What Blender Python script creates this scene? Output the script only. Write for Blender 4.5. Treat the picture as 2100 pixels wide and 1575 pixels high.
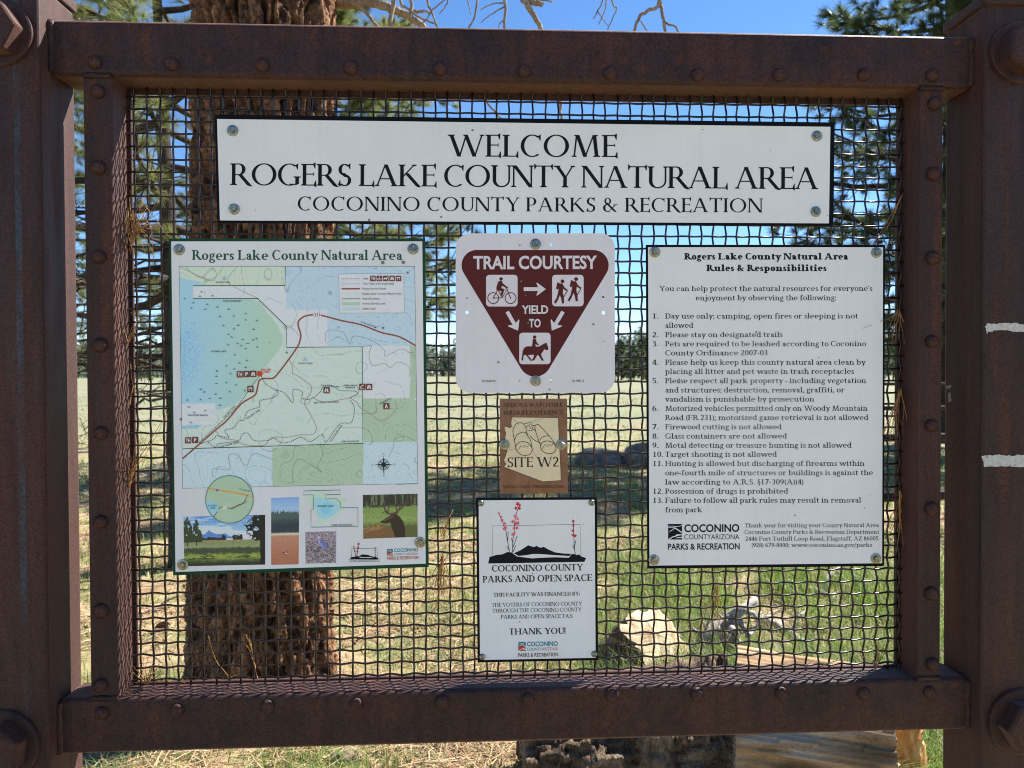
import bpy, bmesh, math, random
import numpy as np
from mathutils import Vector, Matrix
from mathutils.geometry import tessellate_polygon
for o in list(bpy.data.objects): bpy.data.objects.remove(o)
SC = bpy.context.scene; COL = SC.collection
R = math.radians
random.seed(4); RNG = np.random.default_rng(7)

# ------------------------------------------------------------------ camera
H = 1.5; DIST = 1.36; FPX = 1456.0
YAW, PITCH, ROLL = R(2.649), R(-0.8705), R(-0.212)
def basis():
    sy, cy = math.sin(YAW), math.cos(YAW); sp, cp = math.sin(PITCH), math.cos(PITCH); sr, cr = math.sin(ROLL), math.cos(ROLL)
    fw = np.array([sy*cp, cy*cp, sp]); rt = np.array([cy, -sy, 0.0]); up = np.cross(rt, fw)
    return rt*cr + up*sr, up*cr - rt*sr, fw
RT, UP, FW = basis()
CAM = np.array([0, -DIST, H])
cd = bpy.data.cameras.new('camera'); cam = bpy.data.objects.new('camera', cd); COL.objects.link(cam)
m = Matrix.Identity(4)
for i in range(3):
    m[i][0] = RT[i]; m[i][1] = UP[i]; m[i][2] = -FW[i]; m[i][3] = CAM[i]
cam.matrix_world = m
cd.sensor_width = 36; cd.lens = FPX/2100*36; cd.clip_start = 0.05; cd.clip_end = 6000
cd.dof.use_dof = True; cd.dof.focus_distance = 1.34; cd.dof.aperture_fstop = 7.6
SC.camera = cam
# ------------------------------------------------------------------ sky, sun, exposure
SUN_AZ, SUN_EL = R(58), R(46.5)
w = bpy.data.worlds.new('World'); SC.world = w; w.use_nodes = True
nt = w.node_tree; bg = nt.nodes['Background']
sk = nt.nodes.new('ShaderNodeTexSky'); sk.sky_type = 'NISHITA'; sk.sun_disc = False
sk.sun_elevation = SUN_EL; sk.sun_rotation = SUN_AZ; sk.altitude = 2200; sk.air_density = 1.0; sk.dust_density = 0.05; sk.ozone_density = 4.0
hs = nt.nodes.new('ShaderNodeHueSaturation'); hs.inputs['Saturation'].default_value = 1.12
nt.links.new(sk.outputs[0], hs.inputs['Color']); nt.links.new(hs.outputs[0], bg.inputs[0]); bg.inputs[1].default_value = 0.074
sd = bpy.data.lights.new('sun', 'SUN'); sun = bpy.data.objects.new('sun', sd); COL.objects.link(sun)
sd.energy = 5.0; sd.angle = R(0.53); sd.color = (1.0, 0.95, 0.87)
tow = Vector((math.sin(SUN_AZ)*math.cos(SUN_EL), math.cos(SUN_AZ)*math.cos(SUN_EL), math.sin(SUN_EL)))
sun.rotation_euler = tow.to_track_quat('Z', 'Y').to_euler(); sun.location = (6, 4, 9)
vs = SC.view_settings; vs.view_transform = 'Standard'; vs.look = 'None'; vs.gamma = 1; vs.use_curve_mapping = False
vs.exposure = 1.58
SC.cycles.use_denoising = True; SC.cycles.filter_width = 1.05
SC.cycles.max_bounces = 8; SC.cycles.transparent_max_bounces = 4

# ------------------------------------------------------------------ helpers
def ray(u, v): return FW + RT*((u-1050)/FPX) - UP*((v-787.5)/FPX)
def at(u, v, Y=0.0):               # point of the photograph on the upright plane y = Y
    r = ray(u, v); return CAM + r*((DIST+Y)/r[1])
def gnd(u, v, z=0.0):              # point of the photograph on the ground
    r = ray(u, v); return CAM + r*((z-H)/r[2])
def lin(c):
    c = c/255.0; return c/12.92 if c <= .04045 else ((c+.055)/1.055)**2.4
def S(r, g, b, k=1.0): return (min(lin(r)*k, .9), min(lin(g)*k, .9), min(lin(b)*k, .9), 1)
def P(r, g, b): return S(r, g, b, 1.62)   # printed colours: the photograph shows the boards in shade
def tag(o, label=None, cat=None, group=None, kind=None):
    if label: o['label'] = label
    if cat: o['category'] = cat
    if group: o['group'] = group
    if kind: o['kind'] = kind
    return o
def empty(name, loc, label, cat, group=None):
    o = bpy.data.objects.new(name, None); COL.objects.link(o); o.location = loc; o.empty_display_size = .1
    return tag(o, label, cat, group)
def link(name, me, parent=None, loc=None):
    o = bpy.data.objects.new(name, me); COL.objects.link(o)
    if parent is not None:
        o.parent = parent
        wl = Vector((0, 0, 0)); p = parent
        while p is not None: wl += p.location; p = p.parent
        o.location = (Vector(loc) if loc is not None else Vector((0, 0, 0))) - wl
    elif loc is not None: o.location = loc
    return o
def mesh_np(name, V, Fs, mats, mi=None, smooth=False, cols=None):
    """V (n,3); Fs list of (k,3|4) int arrays; mi list of ints/arrays, one per F array"""
    me = bpy.data.meshes.new(name); V = np.asarray(V, dtype=np.float32)
    me.vertices.add(len(V)); me.vertices.foreach_set('co', V.ravel())
    li = np.concatenate([np.asarray(f, dtype=np.int32).ravel() for f in Fs])
    cnt = np.concatenate([np.full(len(f), f.shape[1], dtype=np.int32) for f in Fs])
    st = np.concatenate([[0], np.cumsum(cnt)[:-1]]).astype(np.int32)
    me.loops.add(len(li)); me.loops.foreach_set('vertex_index', li)
    me.polygons.add(len(cnt)); me.polygons.foreach_set('loop_start', st)
    if mi is not None:
        a = np.concatenate([np.full(len(f), x, dtype=np.int32) if np.isscalar(x) else np.asarray(x, dtype=np.int32) for f, x in zip(Fs, mi)])
        me.polygons.foreach_set('material_index', a)
    me.polygons.foreach_set('use_smooth', np.full(len(cnt), bool(smooth)))
    for x in (mats if isinstance(mats, (list, tuple)) else [mats]): me.materials.append(x)
    if cols is not None:
        at_ = me.color_attributes.new('col', 'FLOAT_COLOR', 'POINT')
        c = np.ones((len(V), 4), dtype=np.float32); c[:, :3] = cols; at_.data.foreach_set('color', c.ravel())
    me.update(calc_edges=True); me.validate()
    return me
class MB:
    """collects tubes, boxes, lathes into one mesh"""
    def __init__(s): s.V = []; s.Q = []; s.T = []; s.C = []; s.n = 0
    def add(s, V, F, col=None):
        V = np.asarray(V, float); F = np.asarray(F, int)
        if F.size:
            (s.Q if F.shape[1] == 4 else s.T).append(F + s.n)
        s.V.append(V); s.n += len(V)
        if col is not None: s.C.append(np.broadcast_to(np.asarray(col, float), (len(V), 3)))
        return s.n-len(V)
    def tube(s, pts, rad, n=8, cap=True, col=None):
        pts = np.asarray(pts, float); k = len(pts); rad = np.broadcast_to(np.asarray(rad, float), (k,))
        tg = np.gradient(pts, axis=0); tg /= np.linalg.norm(tg, axis=1)[:, None]+1e-12
        ref = np.array([0, 0, 1.0]) if abs(tg[0, 2]) < .8 else np.array([1.0, 0, 0])
        a = np.linspace(0, 2*np.pi, n, endpoint=False); out = []
        u = np.cross(tg[0], ref); u /= np.linalg.norm(u)
        for i in range(k):
            u = u - tg[i]*np.dot(u, tg[i]); u /= np.linalg.norm(u)+1e-12; v = np.cross(tg[i], u)
            out.append(pts[i] + rad[i]*(np.cos(a)[:, None]*u + np.sin(a)[:, None]*v))
        V = np.concatenate(out)
        i0 = np.arange(k-1)[:, None]*n; j = np.arange(n)[None]; j2 = (j+1) % n
        F = np.stack([i0+j, i0+j2, i0+n+j2, i0+n+j], -1).reshape(-1, 4)
        b = s.add(V, F, col)
        if cap and n > 3:
            for r_, e in ((0, 0), (k-1, 1)):
                c = s.add([pts[r_]], np.zeros((0, 3), int), col)
                jj = np.arange(n); f = np.stack([np.full(n, c), b+r_*n+(jj+e) % n if e == 0 else b+r_*n+jj, b+r_*n+(jj+1) % n], -1)
                if e == 0: f = np.stack([np.full(n, c), b+r_*n+(jj+1) % n, b+r_*n+jj], -1)
                s.T.append(f)
        return s
    def lathe(s, c, prof, n=20, axis='-y', rot=0.0):
        """prof list of (r, h); h measured along axis"""
        a = np.linspace(0, 2*np.pi, n, endpoint=False)+rot; out = []
        for r, h in prof:
            x = r*np.cos(a); z = r*np.sin(a)
            if axis == '-y': out.append(np.stack([c[0]+x, np.full(n, c[1]-h), c[2]+z], -1))
            else: out.append(np.stack([c[0]+x, c[1]+z, np.full(n, c[2]+h)], -1))
        k = len(prof); V = np.concatenate(out); i0 = np.arange(k-1)[:, None]*n; j = np.arange(n)[None]; j2 = (j+1) % n
        s.add(V, np.stack([i0+j, i0+j2, i0+n+j2, i0+n+j], -1).reshape(-1, 4))
        return s
    def mesh(s, name, mats, smooth=False):
        Fs = [np.concatenate(x) for x in (s.Q, s.T) if x]
        return mesh_np(name, np.concatenate(s.V), Fs, mats, smooth=smooth, cols=np.concatenate(s.C) if s.C else None)
def box(name, x0, x1, y0, y1, z0, z1, mt, parent=None, bev=.003, seg=2):
    me = bpy.data.meshes.new(name); bm = bmesh.new(); bmesh.ops.create_cube(bm, size=1)
    c = Vector(((x0+x1)/2, (y0+y1)/2, (z0+z1)/2))
    for v in bm.verts: v.co = Vector((v.co.x*(x1-x0), v.co.y*(y1-y0), v.co.z*(z1-z0)))
    if bev: bmesh.ops.bevel(bm, geom=bm.edges[:], offset=bev, segments=seg, profile=.5, affect='EDGES')
    bm.to_mesh(me); bm.free(); me.materials.append(mt)
    return link(name, me, parent, c)
# value noise
def _h(i, j, k):
    n = (i*374761393 + j*668265263 + k*2147483647) & 0xffffffff
    n = ((n ^ (n >> 13))*1274126177) & 0xffffffff
    return ((n ^ (n >> 16)) & 0xffff)/65535.0
def vn(x, y, z=0.0):
    x, y, z = np.broadcast_arrays(np.asarray(x, float), np.asarray(y, float), np.asarray(z, float))
    xi, yi, zi = [np.floor(a).astype(np.int64) for a in (x, y, z)]; fx, fy, fz = x-xi, y-yi, z-zi
    fx, fy, fz = [f*f*(3-2*f) for f in (fx, fy, fz)]; o = 0
    for a in (0, 1):
        for b in (0, 1):
            for c in (0, 1):
                o = o + _h(xi+a, yi+b, zi+c)*(fx if a else 1-fx)*(fy if b else 1-fy)*(fz if c else 1-fz)
    return o
def fbm(x, y, z=0.0, o=4, g=.5):
    s = 0; a = 1; t = 0
    for i in range(o):
        s = s + a*vn(x*2**i+i*17.3, y*2**i+i*5.1, z*2**i); t += a; a *= g
    return s/t
# ------------------------------------------------------------------ materials
def nmat(name):
    mt = bpy.data.materials.new(name); mt.use_nodes = True; n = mt.node_tree
    return mt, n, n.nodes['Principled BSDF']
def N(n, t, **k):
    x = n.nodes.new(t)
    for a, b in k.items():
        if a in x.inputs: x.inputs[a].default_value = b
        else: setattr(x, a, b)
    return x
def noise(n, vec, scale, detail=4, rough=.55):
    x = N(n, 'ShaderNodeTexNoise', Scale=scale, Detail=detail, Roughness=rough)
    if vec is not None: n.links.new(vec, x.inputs['Vector'])
    return x.outputs['Fac']
def ramp(n, f, stops):
    r = n.nodes.new('ShaderNodeValToRGB'); e = r.color_ramp.elements
    while len(e) < len(stops): e.new(.5)
    for q, (p, c) in zip(e, stops): q.position = p; q.color = c if len(c) == 4 else (*c, 1)
    n.links.new(f, r.inputs[0]); return r.outputs[0]
def mix(n, f, a, b, mode='MIX'):
    x = n.nodes.new('ShaderNodeMix'); x.data_type = 'RGBA'; x.blend_type = mode
    for i, q in ((0, f), (6, a), (7, b)):
        if hasattr(q, 'links'): n.links.new(q, x.inputs[i])
        else: x.inputs[i].default_value = q
    return x.outputs[2]
def objco(n, sc=None):
    c = n.nodes.new('ShaderNodeTexCoord').outputs['Object']
    if sc is None: return c
    mp = n.nodes.new('ShaderNodeMapping'); mp.inputs['Scale'].default_value = sc; n.links.new(c, mp.inputs[0]); return mp.outputs[0]
def bump(n, bs, f, st, d):
    b = N(n, 'ShaderNodeBump', Strength=st, Distance=d); n.links.new(f, b.inputs['Height']); n.links.new(b.outputs[0], bs.inputs['Normal'])
def plain(name, c, rough=.5, spec=.4, var=.06, vs=40, metal=0.0):
    mt, n, b = nmat(name); co = objco(n)
    f = noise(n, co, vs, 3)
    n.links.new(ramp(n, f, [(.3, tuple(max(0, x*(1-var)) for x in c[:3])), (.7, tuple(min(1, x*(1+var)) for x in c[:3]))]), b.inputs['Base Color'])
    b.inputs['Roughness'].default_value = rough; b.inputs['Specular IOR Level'].default_value = spec; b.inputs['Metallic'].default_value = metal
    return mt
def rust(name, k=1.0, orange=.5, vert=False, streak=None):
    mt, n, b = nmat(name); co = objco(n); cs = objco(n, (1, 1, .12) if vert else (1, 1, 1))
    big = noise(n, cs, 9, 7, .68); fine = noise(n, co, 260, 3, .7); mid = noise(n, cs, 30, 5, .65)
    base = ramp(n, big, [(.30, (.017*k, .0100*k, .0105*k)), (.42, (.033*k, .0170*k, .0155*k)), (.58, (.050*k, .0215*k, .0175*k)), (.78, (.088*k, .031*k, .020*k))])
    runs = ramp(n, noise(n, objco(n, (1, 1, .05)), 26, 5, .7), [(.32, (.62, .60, .60)), (.5, (1, 1, 1)), (.70, (1.45, 1.30, 1.22))]); base = mix(n, .8, base, runs, 'MULTIPLY')
    om = ramp(n, mid, [(.56, (0, 0, 0)), (.72, (orange, orange, orange))])
    c = mix(n, om, base, (.12*k, .044*k, .020*k, 1))
    if streak:       # a vertical scrape of paint down the face
        sx = n.nodes.new('ShaderNodeSeparateXYZ'); n.links.new(co, sx.inputs[0]); ds = N(n, 'ShaderNodeMath', operation='SUBTRACT'); n.links.new(sx.outputs[0], ds.inputs[0]); ds.inputs[1].default_value = streak
        ab = N(n, 'ShaderNodeMath', operation='ABSOLUTE'); n.links.new(ds.outputs[0], ab.inputs[0]); mr = N(n, 'ShaderNodeMapRange'); mr.inputs[1].default_value = .0048; mr.inputs[2].default_value = .0062; mr.inputs[3].default_value = 1; mr.inputs[4].default_value = 0; n.links.new(ab.outputs[0], mr.inputs[0])
        mm = N(n, 'ShaderNodeMath', operation='MULTIPLY'); n.links.new(mr.outputs[0], mm.inputs[0]); n.links.new(ramp(n, noise(n, objco(n, (3, 3, 1)), 5, 6, .7), [(.40, (0, 0, 0)), (.62, (.75, .75, .75))]), mm.inputs[1]); c = mix(n, mm.outputs[0], c, (.045, .068, .095, 1))
    sp = ramp(n, fine, [(.33, (.42, .42, .42)), (.5, (1, 1, 1)), (.68, (1.35, 1.3, 1.3))])
    n.links.new(mix(n, 1.0, c, sp, 'MULTIPLY'), b.inputs['Base Color'])
    n.links.new(ramp(n, mid, [(.3, (.42, .42, .42)), (.7, (.75, .75, .75))]), b.inputs['Roughness'])
    b.inputs['Specular IOR Level'].default_value = .25
    b.inputs['Sheen Weight'].default_value = .40; b.inputs['Sheen Roughness'].default_value = .4; b.inputs['Sheen Tint'].default_value = (.95, .56, .46, 1)
    bump(n, b, fine, .35, .0012); return mt
M_RUST = rust('rusted_steel'); M_POST = rust('rusted_post_steel', 1.0, .4, True); M_SIDE = rust('streaked_rail_steel', 1.0, .7, True); M_RIV = rust('rusted_rivet', .95, .5); M_RIV.node_tree.nodes['Principled BSDF'].inputs['Sheen Weight'].default_value = 0; M_BOLT = rust('rusted_bolt', .95, .6)
M_WIRE, n_, b_ = nmat('rusted_wire'); c_ = objco(n_); n_.links.new(ramp(n_, noise(n_, c_, 60, 4), [(.35, (.007, .0045, .004)), (.7, (.026, .0135, .0105))]), b_.inputs['Base Color']); b_.inputs['Roughness'].default_value = .28; b_.inputs['Specular IOR Level'].default_value = .45
M_POSTA = rust('scraped_post_steel', 1.0, .4, True, .048)
M_ZINC = plain('zinc_plated_steel', (.30, .30, .24), .36, .5, .5, 200, .85)
M_BLACK = plain('black_sign_edge', (.004, .004, .006), .6, .12)
M_GREEN = plain('green_sign_edge', (.012, .062, .032), .6, .15)
def signface(name, c, rough=.38):
    mt, n, b = nmat(name); co = objco(n)
    f = noise(n, co, 6, 5, .6); g = noise(n, co, 420, 2); 
    cc = ramp(n, f, [(.3, tuple(x*.93 for x in c)), (.65, c)])
    sp = ramp(n, g, [(.2, (.55, .52, .48)), (.29, (1, 1, 1))])
    drip = ramp(n, noise(n, objco(n, (30, 1, 1.1)), 3, 5, .7), [(.35, (.90, .885, .86)), (.52, (1, 1, 1))]); cc = mix(n, .28, cc, drip, 'MULTIPLY')
    n.links.new(mix(n, .5, cc, sp, 'MULTIPLY'), b.inputs['Base Color'])
    n.links.new(ramp(n, f, [(.3, (rough,)*3), (.7, (rough+.14,)*3)]), b.inputs['Roughness']); b.inputs['Specular IOR Level'].default_value = .3
    return mt
M_WHITE = signface('white_sign_enamel', (.87, .872, .86)); M_WHITE2 = signface('aluminium_sign_white', (.84, .79, .81))
INKS = {}
def ink(r, g, b):
    k = (r, g, b)
    if k not in INKS: INKS[k] = plain('ink_%d' % len(INKS), P(r, g, b)[:3], .6, .12, .04, 60)
    return INKS[k]
def colmat(name, rough=.6, spec=.3, trans=0.0):
    mt, n, b = nmat(name); a = N(n, 'ShaderNodeAttribute', attribute_name='col')
    n.links.new(a.outputs['Color'], b.inputs['Base Color']); b.inputs['Roughness'].default_value = rough; b.inputs['Specular IOR Level'].default_value = spec
    if trans:
        t = n.nodes.new('ShaderNodeBsdfTranslucent'); n.links.new(a.outputs['Color'], t.inputs[0])
        mx = N(n, 'ShaderNodeMixShader'); mx.inputs[0].default_value = trans
        n.links.new(b.outputs[0], mx.inputs[1]); n.links.new(t.outputs[0], mx.inputs[2]); n.links.new(mx.outputs[0], n.nodes['Material Output'].inputs[0])
    return mt
M_PRINT = colmat('printed_picture', .4, .4)
M_BLADE = colmat('grass_blade', .5, .3, .5); M_NEEDLE = colmat('pine_needle', .42, .45, .5); M_STRAW = colmat('dry_straw', .6, .3, .15)
# ------------------------------------------------------------------ lettering
class Serif:
    """letters drawn as strokes with thick and thin parts and serifs; cap height 1"""
    def __init__(s, T=.13, t=.05, sl=.085, st=.04, spike=.0, wide=1.0, xh=.66, narrowE=.5):
        s.T, s.t, s.sl, s.st, s.sp, s.wd, s.xh, s.nE = T, t, sl, st, spike, wide, xh, narrowE; s.cache = {}
    def poly(s, *p): s.o.append([(float(a), float(b)) for a, b in p])
    def slab(s, x, y, w, d, l=1, r=1):
        L = x-w/2-(s.sl if l else 0); Rr = x+w/2+(s.sl if r else 0)
        s.poly((L, y), (Rr, y), (Rr, y+d*s.st), (x+w/2, y+d*s.st*2.3), (x-w/2, y+d*s.st*2.3), (L, y+d*s.st))
    def V(s, x, y0, y1, w=None, b='b', t='b'):
        w = w or s.T; s.poly((x-w/2, y0), (x+w/2, y0), (x+w/2, y1), (x-w/2, y1))
        if b: s.slab(x, y0, w, 1, b in 'bl', b in 'br')
        if t: s.slab(x, y1, w, -1, t in 'bl', t in 'br')
    def Hh(s, x0, x1, y, w=None):
        w = w or s.t; s.poly((x0, y-w/2), (x1, y-w/2), (x1, y+w/2), (x0, y+w/2))
    def D(s, x0, y0, x1, y1, w): s.poly((x0-w/2, y0), (x0+w/2, y0), (x1+w/2, y1), (x1-w/2, y1))
    def A(s, cx, cy, rx, ry, a0, a1, wv=None, wh=None, n=None):
        wv = wv or s.T; wh = wh or s.t; n = n or max(5, int(abs(a1-a0)/14)); a = np.radians(np.linspace(a0, a1, n+1))
        o = np.stack([cx+rx*np.cos(a), cy+ry*np.sin(a)], 1); i = np.stack([cx+(rx-wv)*np.cos(a), cy+(ry-wh)*np.sin(a)], 1)
        for k in range(n): s.poly(o[k], o[k+1], i[k+1], i[k])
    def B(s, x, y, r): s.poly(*[(x+r*math.cos(k*.785), y+r*math.sin(k*.785)) for k in range(8)])
    def arm(s, x, y, h):        # serif at the end of a horizontal arm
        e = s.sp*(1 if h < 0 else -1)
        s.poly((x-.085, y), (x-.012, y+h), (x+.012, y+h), (x+.02, y+e*1.6), (x-.004, y+e*1.6))
    def get(s, ch):
        if ch not in s.cache:
            s.o = []; w = s.draw(ch); s.cache[ch] = (s.o, w)
        return s.cache[ch]
    def draw(s, ch):
        T, t, sl, X = s.T, s.t, s.sl, s.xh; hv = T*.5; e = s.nE; m = sl+.03
        x0 = m+T/2                     # first stem
        if ch == ' ': return .30
        if ch == 'A':
            a = m+t/2; b = a+.62+T*.3; c = (a+b)/2
            s.D(a, 0, c-T*.15, 1, t*1.15); s.D(b, 0, c-T*.05, 1.0, T*1.05); s.Hh(a+.13, b-.13, .34); s.slab(a, 0, t, 1); s.slab(b, 0, T, 1); return b+T/2+m
        if ch == 'B':
            s.V(x0, 0, 1, b='l', t='l'); r = x0+.20
            for y0, y1, rx in ((.48, 1, .22), (0, .53, .27)):
                s.Hh(x0, r, y1-t/2); s.Hh(x0, r, y0+t/2); s.A(r, (y0+y1)/2, rx, (y1-y0)/2, -90, 90)
            return r+.27+.05
        if ch == 'C':
            r = .43; cx = .05+r; s.A(cx, .5, r, .515, 52, 308); s.arm(cx+r*.68, .93, -.2); 
            if not s.sp: s.A(cx, .5, r, .515, 300, 322, T*.6, t)
            return cx+r*.72+.06
        if ch == 'D':
            s.V(x0, 0, 1, b='l', t='l'); c = x0+.24; s.Hh(x0, c, 1-t/2); s.Hh(x0, c, t/2); s.A(c, .5, .40, .5, -90, 90); return c+.40+.05
        if ch in 'EF':
            s.V(x0, 0, 1, b='b' if ch == 'F' else 'l', t='l'); r = x0+e
            s.Hh(x0, r, 1-t/2); s.arm(r, 1-t*.3, -.2); s.Hh(x0, r-.07, .53); s.poly((r-.09, .53), (r-.045, .64), (r-.045, .42))
            if ch == 'E': s.Hh(x0, r+.03, t/2); s.arm(r+.03, t*.3, .22)
            return r+.07 if ch == 'E' else r+.04
        if ch == 'G':
            r = .44; cx = .05+r; s.A(cx, .5, r, .515, 52, 296); s.arm(cx+r*.70, .93, -.2); s.V(cx+r*.66, .06, .42, b='', t='b'); s.Hh(cx, cx+r*.66, .03+t/2, t*1.1); return cx+r*.66+T/2+m
        if ch == 'H':
            x1 = x0+.56+T*.4; s.V(x0, 0, 1); s.V(x1, 0, 1); s.Hh(x0, x1, .53); return x1+T/2+m
        if ch == 'I': s.V(x0, 0, 1); return x0+T/2+m
        if ch == 'J': s.V(x0+.12, 0.1, 1, b=''); s.A(x0-.03, .12, .15+T/2, .2, -180, 0, T, t); s.B(x0-.13, .14, T*.5); return x0+.12+T/2+m
        if ch == 'K':
            s.V(x0, 0, 1); s.D(x0+.04, .44, x0+.47, 1, t*1.3); s.D(x0+.62, 0, x0+.18, .60, T*1.2); s.slab(x0+.47, 1, t, -1)
            if s.sp: s.D(x0+.66, -.04, x0+.6, .04, T)
            else: s.slab(x0+.60, 0, T, 1)
            return x0+.70+T*.4
        if ch == 'L':
            s.V(x0, 0, 1, b='l'); r = x0+e+.04; s.Hh(x0, r, t/2); s.arm(r, t*.3, .24); return r+.05
        if ch == 'M':
            a = m+t/2+.02; b = a+.78+T*.4; mid = (a+b)/2-.01
            s.D(a, 0, a+.09, 1, t*1.2); s.D(mid, 0, a+.12, 1, T*1.05); s.D(mid, 0, b-.12, 1, t*1.1); s.D(b, 0, b-.09, 1, T); s.slab(a, 0, t, 1); s.slab(b, 0, T, 1); s.slab(a+.09, 1, t, -1, 1, 0); s.slab(b-.09, 1, T, -1, 0, 1); return b+T/2+m
        if ch == 'N':
            x1 = x0+.60+T*.2; s.V(x0-T*.3, 0, 1, t*1.25, 'b', 'l'); s.V(x1, 0, 1, t*1.25, '', 'b'); s.D(x1-T*.1, -.01, x0-T*.1, 1, T*1.15); return x1+t/2+m
        if ch == 'O': r = .47; s.A(.05+r, .5, r, .515, 0, 360); return 2*r+.10
        if ch == 'P':
            s.V(x0, 0, 1, t='l'); c = x0+.20; s.Hh(x0, c, 1-t/2); s.Hh(x0, c, .45); s.A(c, .715, .26, .285, -90, 90); return c+.26+.05
        if ch == 'Q': s.draw('O'); s.D(.92, -.2, .55, .1, T); return 1.02
        if ch == 'R':
            s.V(x0, 0, 1, t='l'); c = x0+.20; s.Hh(x0, c, 1-t/2); s.Hh(x0, c+.05, .48); s.A(c, .73, .25, .27, -90, 90); s.D(x0+.60, -.015 if s.sp else 0, x0+.24, .49, T*1.2)
            if not s.sp: s.slab(x0+.60, 0, T, 1, 0, 1)
            else: s.D(x0+.66, -.05, x0+.58, .03, T)
            return x0+.64+T*.3
        if ch == 'S':
            cx = .30; rx = .235
            s.A(cx, .745, rx, .27, 40, 262, T*.95, t); s.A(cx-.0, .255, rx+.02, .27, -140, 80, T*.95, t); s.D(cx+.11, .40, cx-.11, .60, T*1.5); s.arm(cx+rx*.86, .95, -.19); s.arm(cx-rx*.72, .05, .21); return .60
        if ch == 'T':
            c = .39; s.V(c, 0, 1, t=''); s.Hh(.06, .72, 1-t/2); s.arm(.73, 1-t*.3, -.18); s.poly((.05+.085, 1-t*.3), (.05+.012, .82), (.05-.012, .82), (.03, 1+s.sp*1.6), (.055, 1+s.sp*1.6)); return .78
        if ch == 'U':
            x1 = x0+.56; s.V(x0, .3, 1, b=''); s.V(x1, .3, 1, t*1.3, b=''); c = (x0-T/2+x1+t*.65)/2; rx = (x1+t*.65-x0+T/2)/2; s.A(c, .32, rx, .335, 180, 270, T, t*1.2); s.A(c, .32, rx, .335, 270, 360, t*1.3, t*1.2); return x1+m
        if ch == 'V':
            a = m+T/2; b = a+.62; c = (a+b)/2; s.D(c, 0, a, 1, T*1.05); s.D(c+.01, 0, b, 1, t*1.15); s.slab(a, 1, T, -1); s.slab(b, 1, t, -1); return b+m
        if ch == 'W':
            a = m+T/2; q = .30; s.D(a+q, 0, a, 1, T*1.05); s.D(a+q+.01, 0, a+2*q-.04, 1, t*1.15); s.D(a+3*q-.04, 0, a+2*q-.06, 1, T*1.05); s.D(a+3*q-.03, 0, a+4*q-.06, 1, t*1.15); s.slab(a, 1, T, -1); s.slab(a+4*q-.06, 1, t, -1); s.slab(a+2*q-.04, 1, T*.8, -1, 1, 0); return a+4*q-.06+m
        if ch == 'X':
            a = m+T/2; b = a+.60; s.D(b, 0, a, 1, T*1.1); s.D(a, 0, b, 1, t*1.2)
            for x, y, w_ in ((a, 1, T), (b, 1, t), (a, 0, t), (b, 0, T)): s.slab(x, y, w_, -1 if y else 1)
            return b+T/2+m
        if ch == 'Y':
            a = m+T/2; b = a+.60; c = (a+b)/2+.01; s.D(c, .46, a, 1, T*1.05); s.D(c+.02, .46, b, 1, t*1.2); s.V(c, 0, .48, t=''); s.slab(a, 1, T, -1); s.slab(b, 1, t, -1); return b+m
        if ch == 'Z': s.Hh(.07, .62, 1-t/2); s.Hh(.05, .66, t/2); s.D(.11, 0, .58, 1, T*1.2); s.arm(.66, t*.3, .2); s.poly((.155, 1-t*.3), (.082, .82), (.06, .82), (.055, 1), (.06, 1)); return .71
        if ch == '&':
            s.A(.33, .76, .19, .25, 0, 360, T*.7, t); s.A(.33, .27, .27, .285, 80, 310, T, t*1.2); s.D(.78, 0, .24, .66, T*1.1); s.D(.48, .12, .78, .5, t*1.3); s.Hh(.66, .90, .5); return .95
        # lower case
        if ch in 'il':
            s.V(x0, 0, X if ch == 'i' else 1.03, t='l')
            if ch == 'i': s.B(x0, X+.22, T*.62)
            return x0+T/2+m
        if ch == 'j': s.V(x0+.05, -.1, X, b='', t='l'); s.A(x0-.06, -.1, .11+T/2, .18, -170, 0, T, t); s.B(x0+.05, X+.22, T*.62); return x0+.05+T/2+.05
        if ch in 'oceg' and ch != 'g' or ch == 'o':
            r = .30; c = .05+r
            if ch == 'o': s.A(c, X/2, r, X/2+.012, 0, 360)
            else:
                s.A(c, X/2, r, X/2+.012, 45 if ch == 'c' else 0, 312, T, t)
                if ch == 'e': s.Hh(c-r+T*.5, c+r-.01, X*.52); s.A(c, X/2, r, X/2+.012, 0, 60, T*.8, t)
                else: s.B(c+r*.66, X*.76, T*.52)
            return 2*r+.08
        if ch == 'a':
            xs = .42; s.V(xs, 0, X*.68, b='r', t=''); s.A(xs-.14, X*.67, .14+T/2, X*.345, 0, 150, T, t); s.B(xs-.25, X*.76, T*.5); s.A(xs-.12, X*.28, .225, X*.30, 90, 360, T*.85, t); s.Hh(xs-.13, xs, X*.58-t/2); return xs+T/2+m*.9
        if ch in 'bpdq':
            up = ch in 'bd'; left = ch in 'bp'; r = .27
            if left:
                s.V(x0, 0 if up else -.32, 1.03 if up else X, b='' if ch == 'b' else 'b', t='l'); c = x0+.2; s.A(c, X/2, r+.03, X/2+.012, -150, 150)
                return c+r+.03+.05
            c = .05+r+.03; xs = c+.2; s.A(c, X/2, r+.03, X/2+.012, 30, 330); s.V(xs, 0 if up else -.32, 1.03 if up else X, b='r' if up else 'b', t='l' if up else ''); return xs+T/2+m*.9
        if ch == 'f': s.V(x0+.02, 0, .82, t=''); s.A(x0+.19, .83, .17+T/2, .2, 60, 180, T, t); s.B(x0+.27, .93, T*.5); s.Hh(x0-.13, x0+.24, X-t/2); return x0+.30
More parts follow.
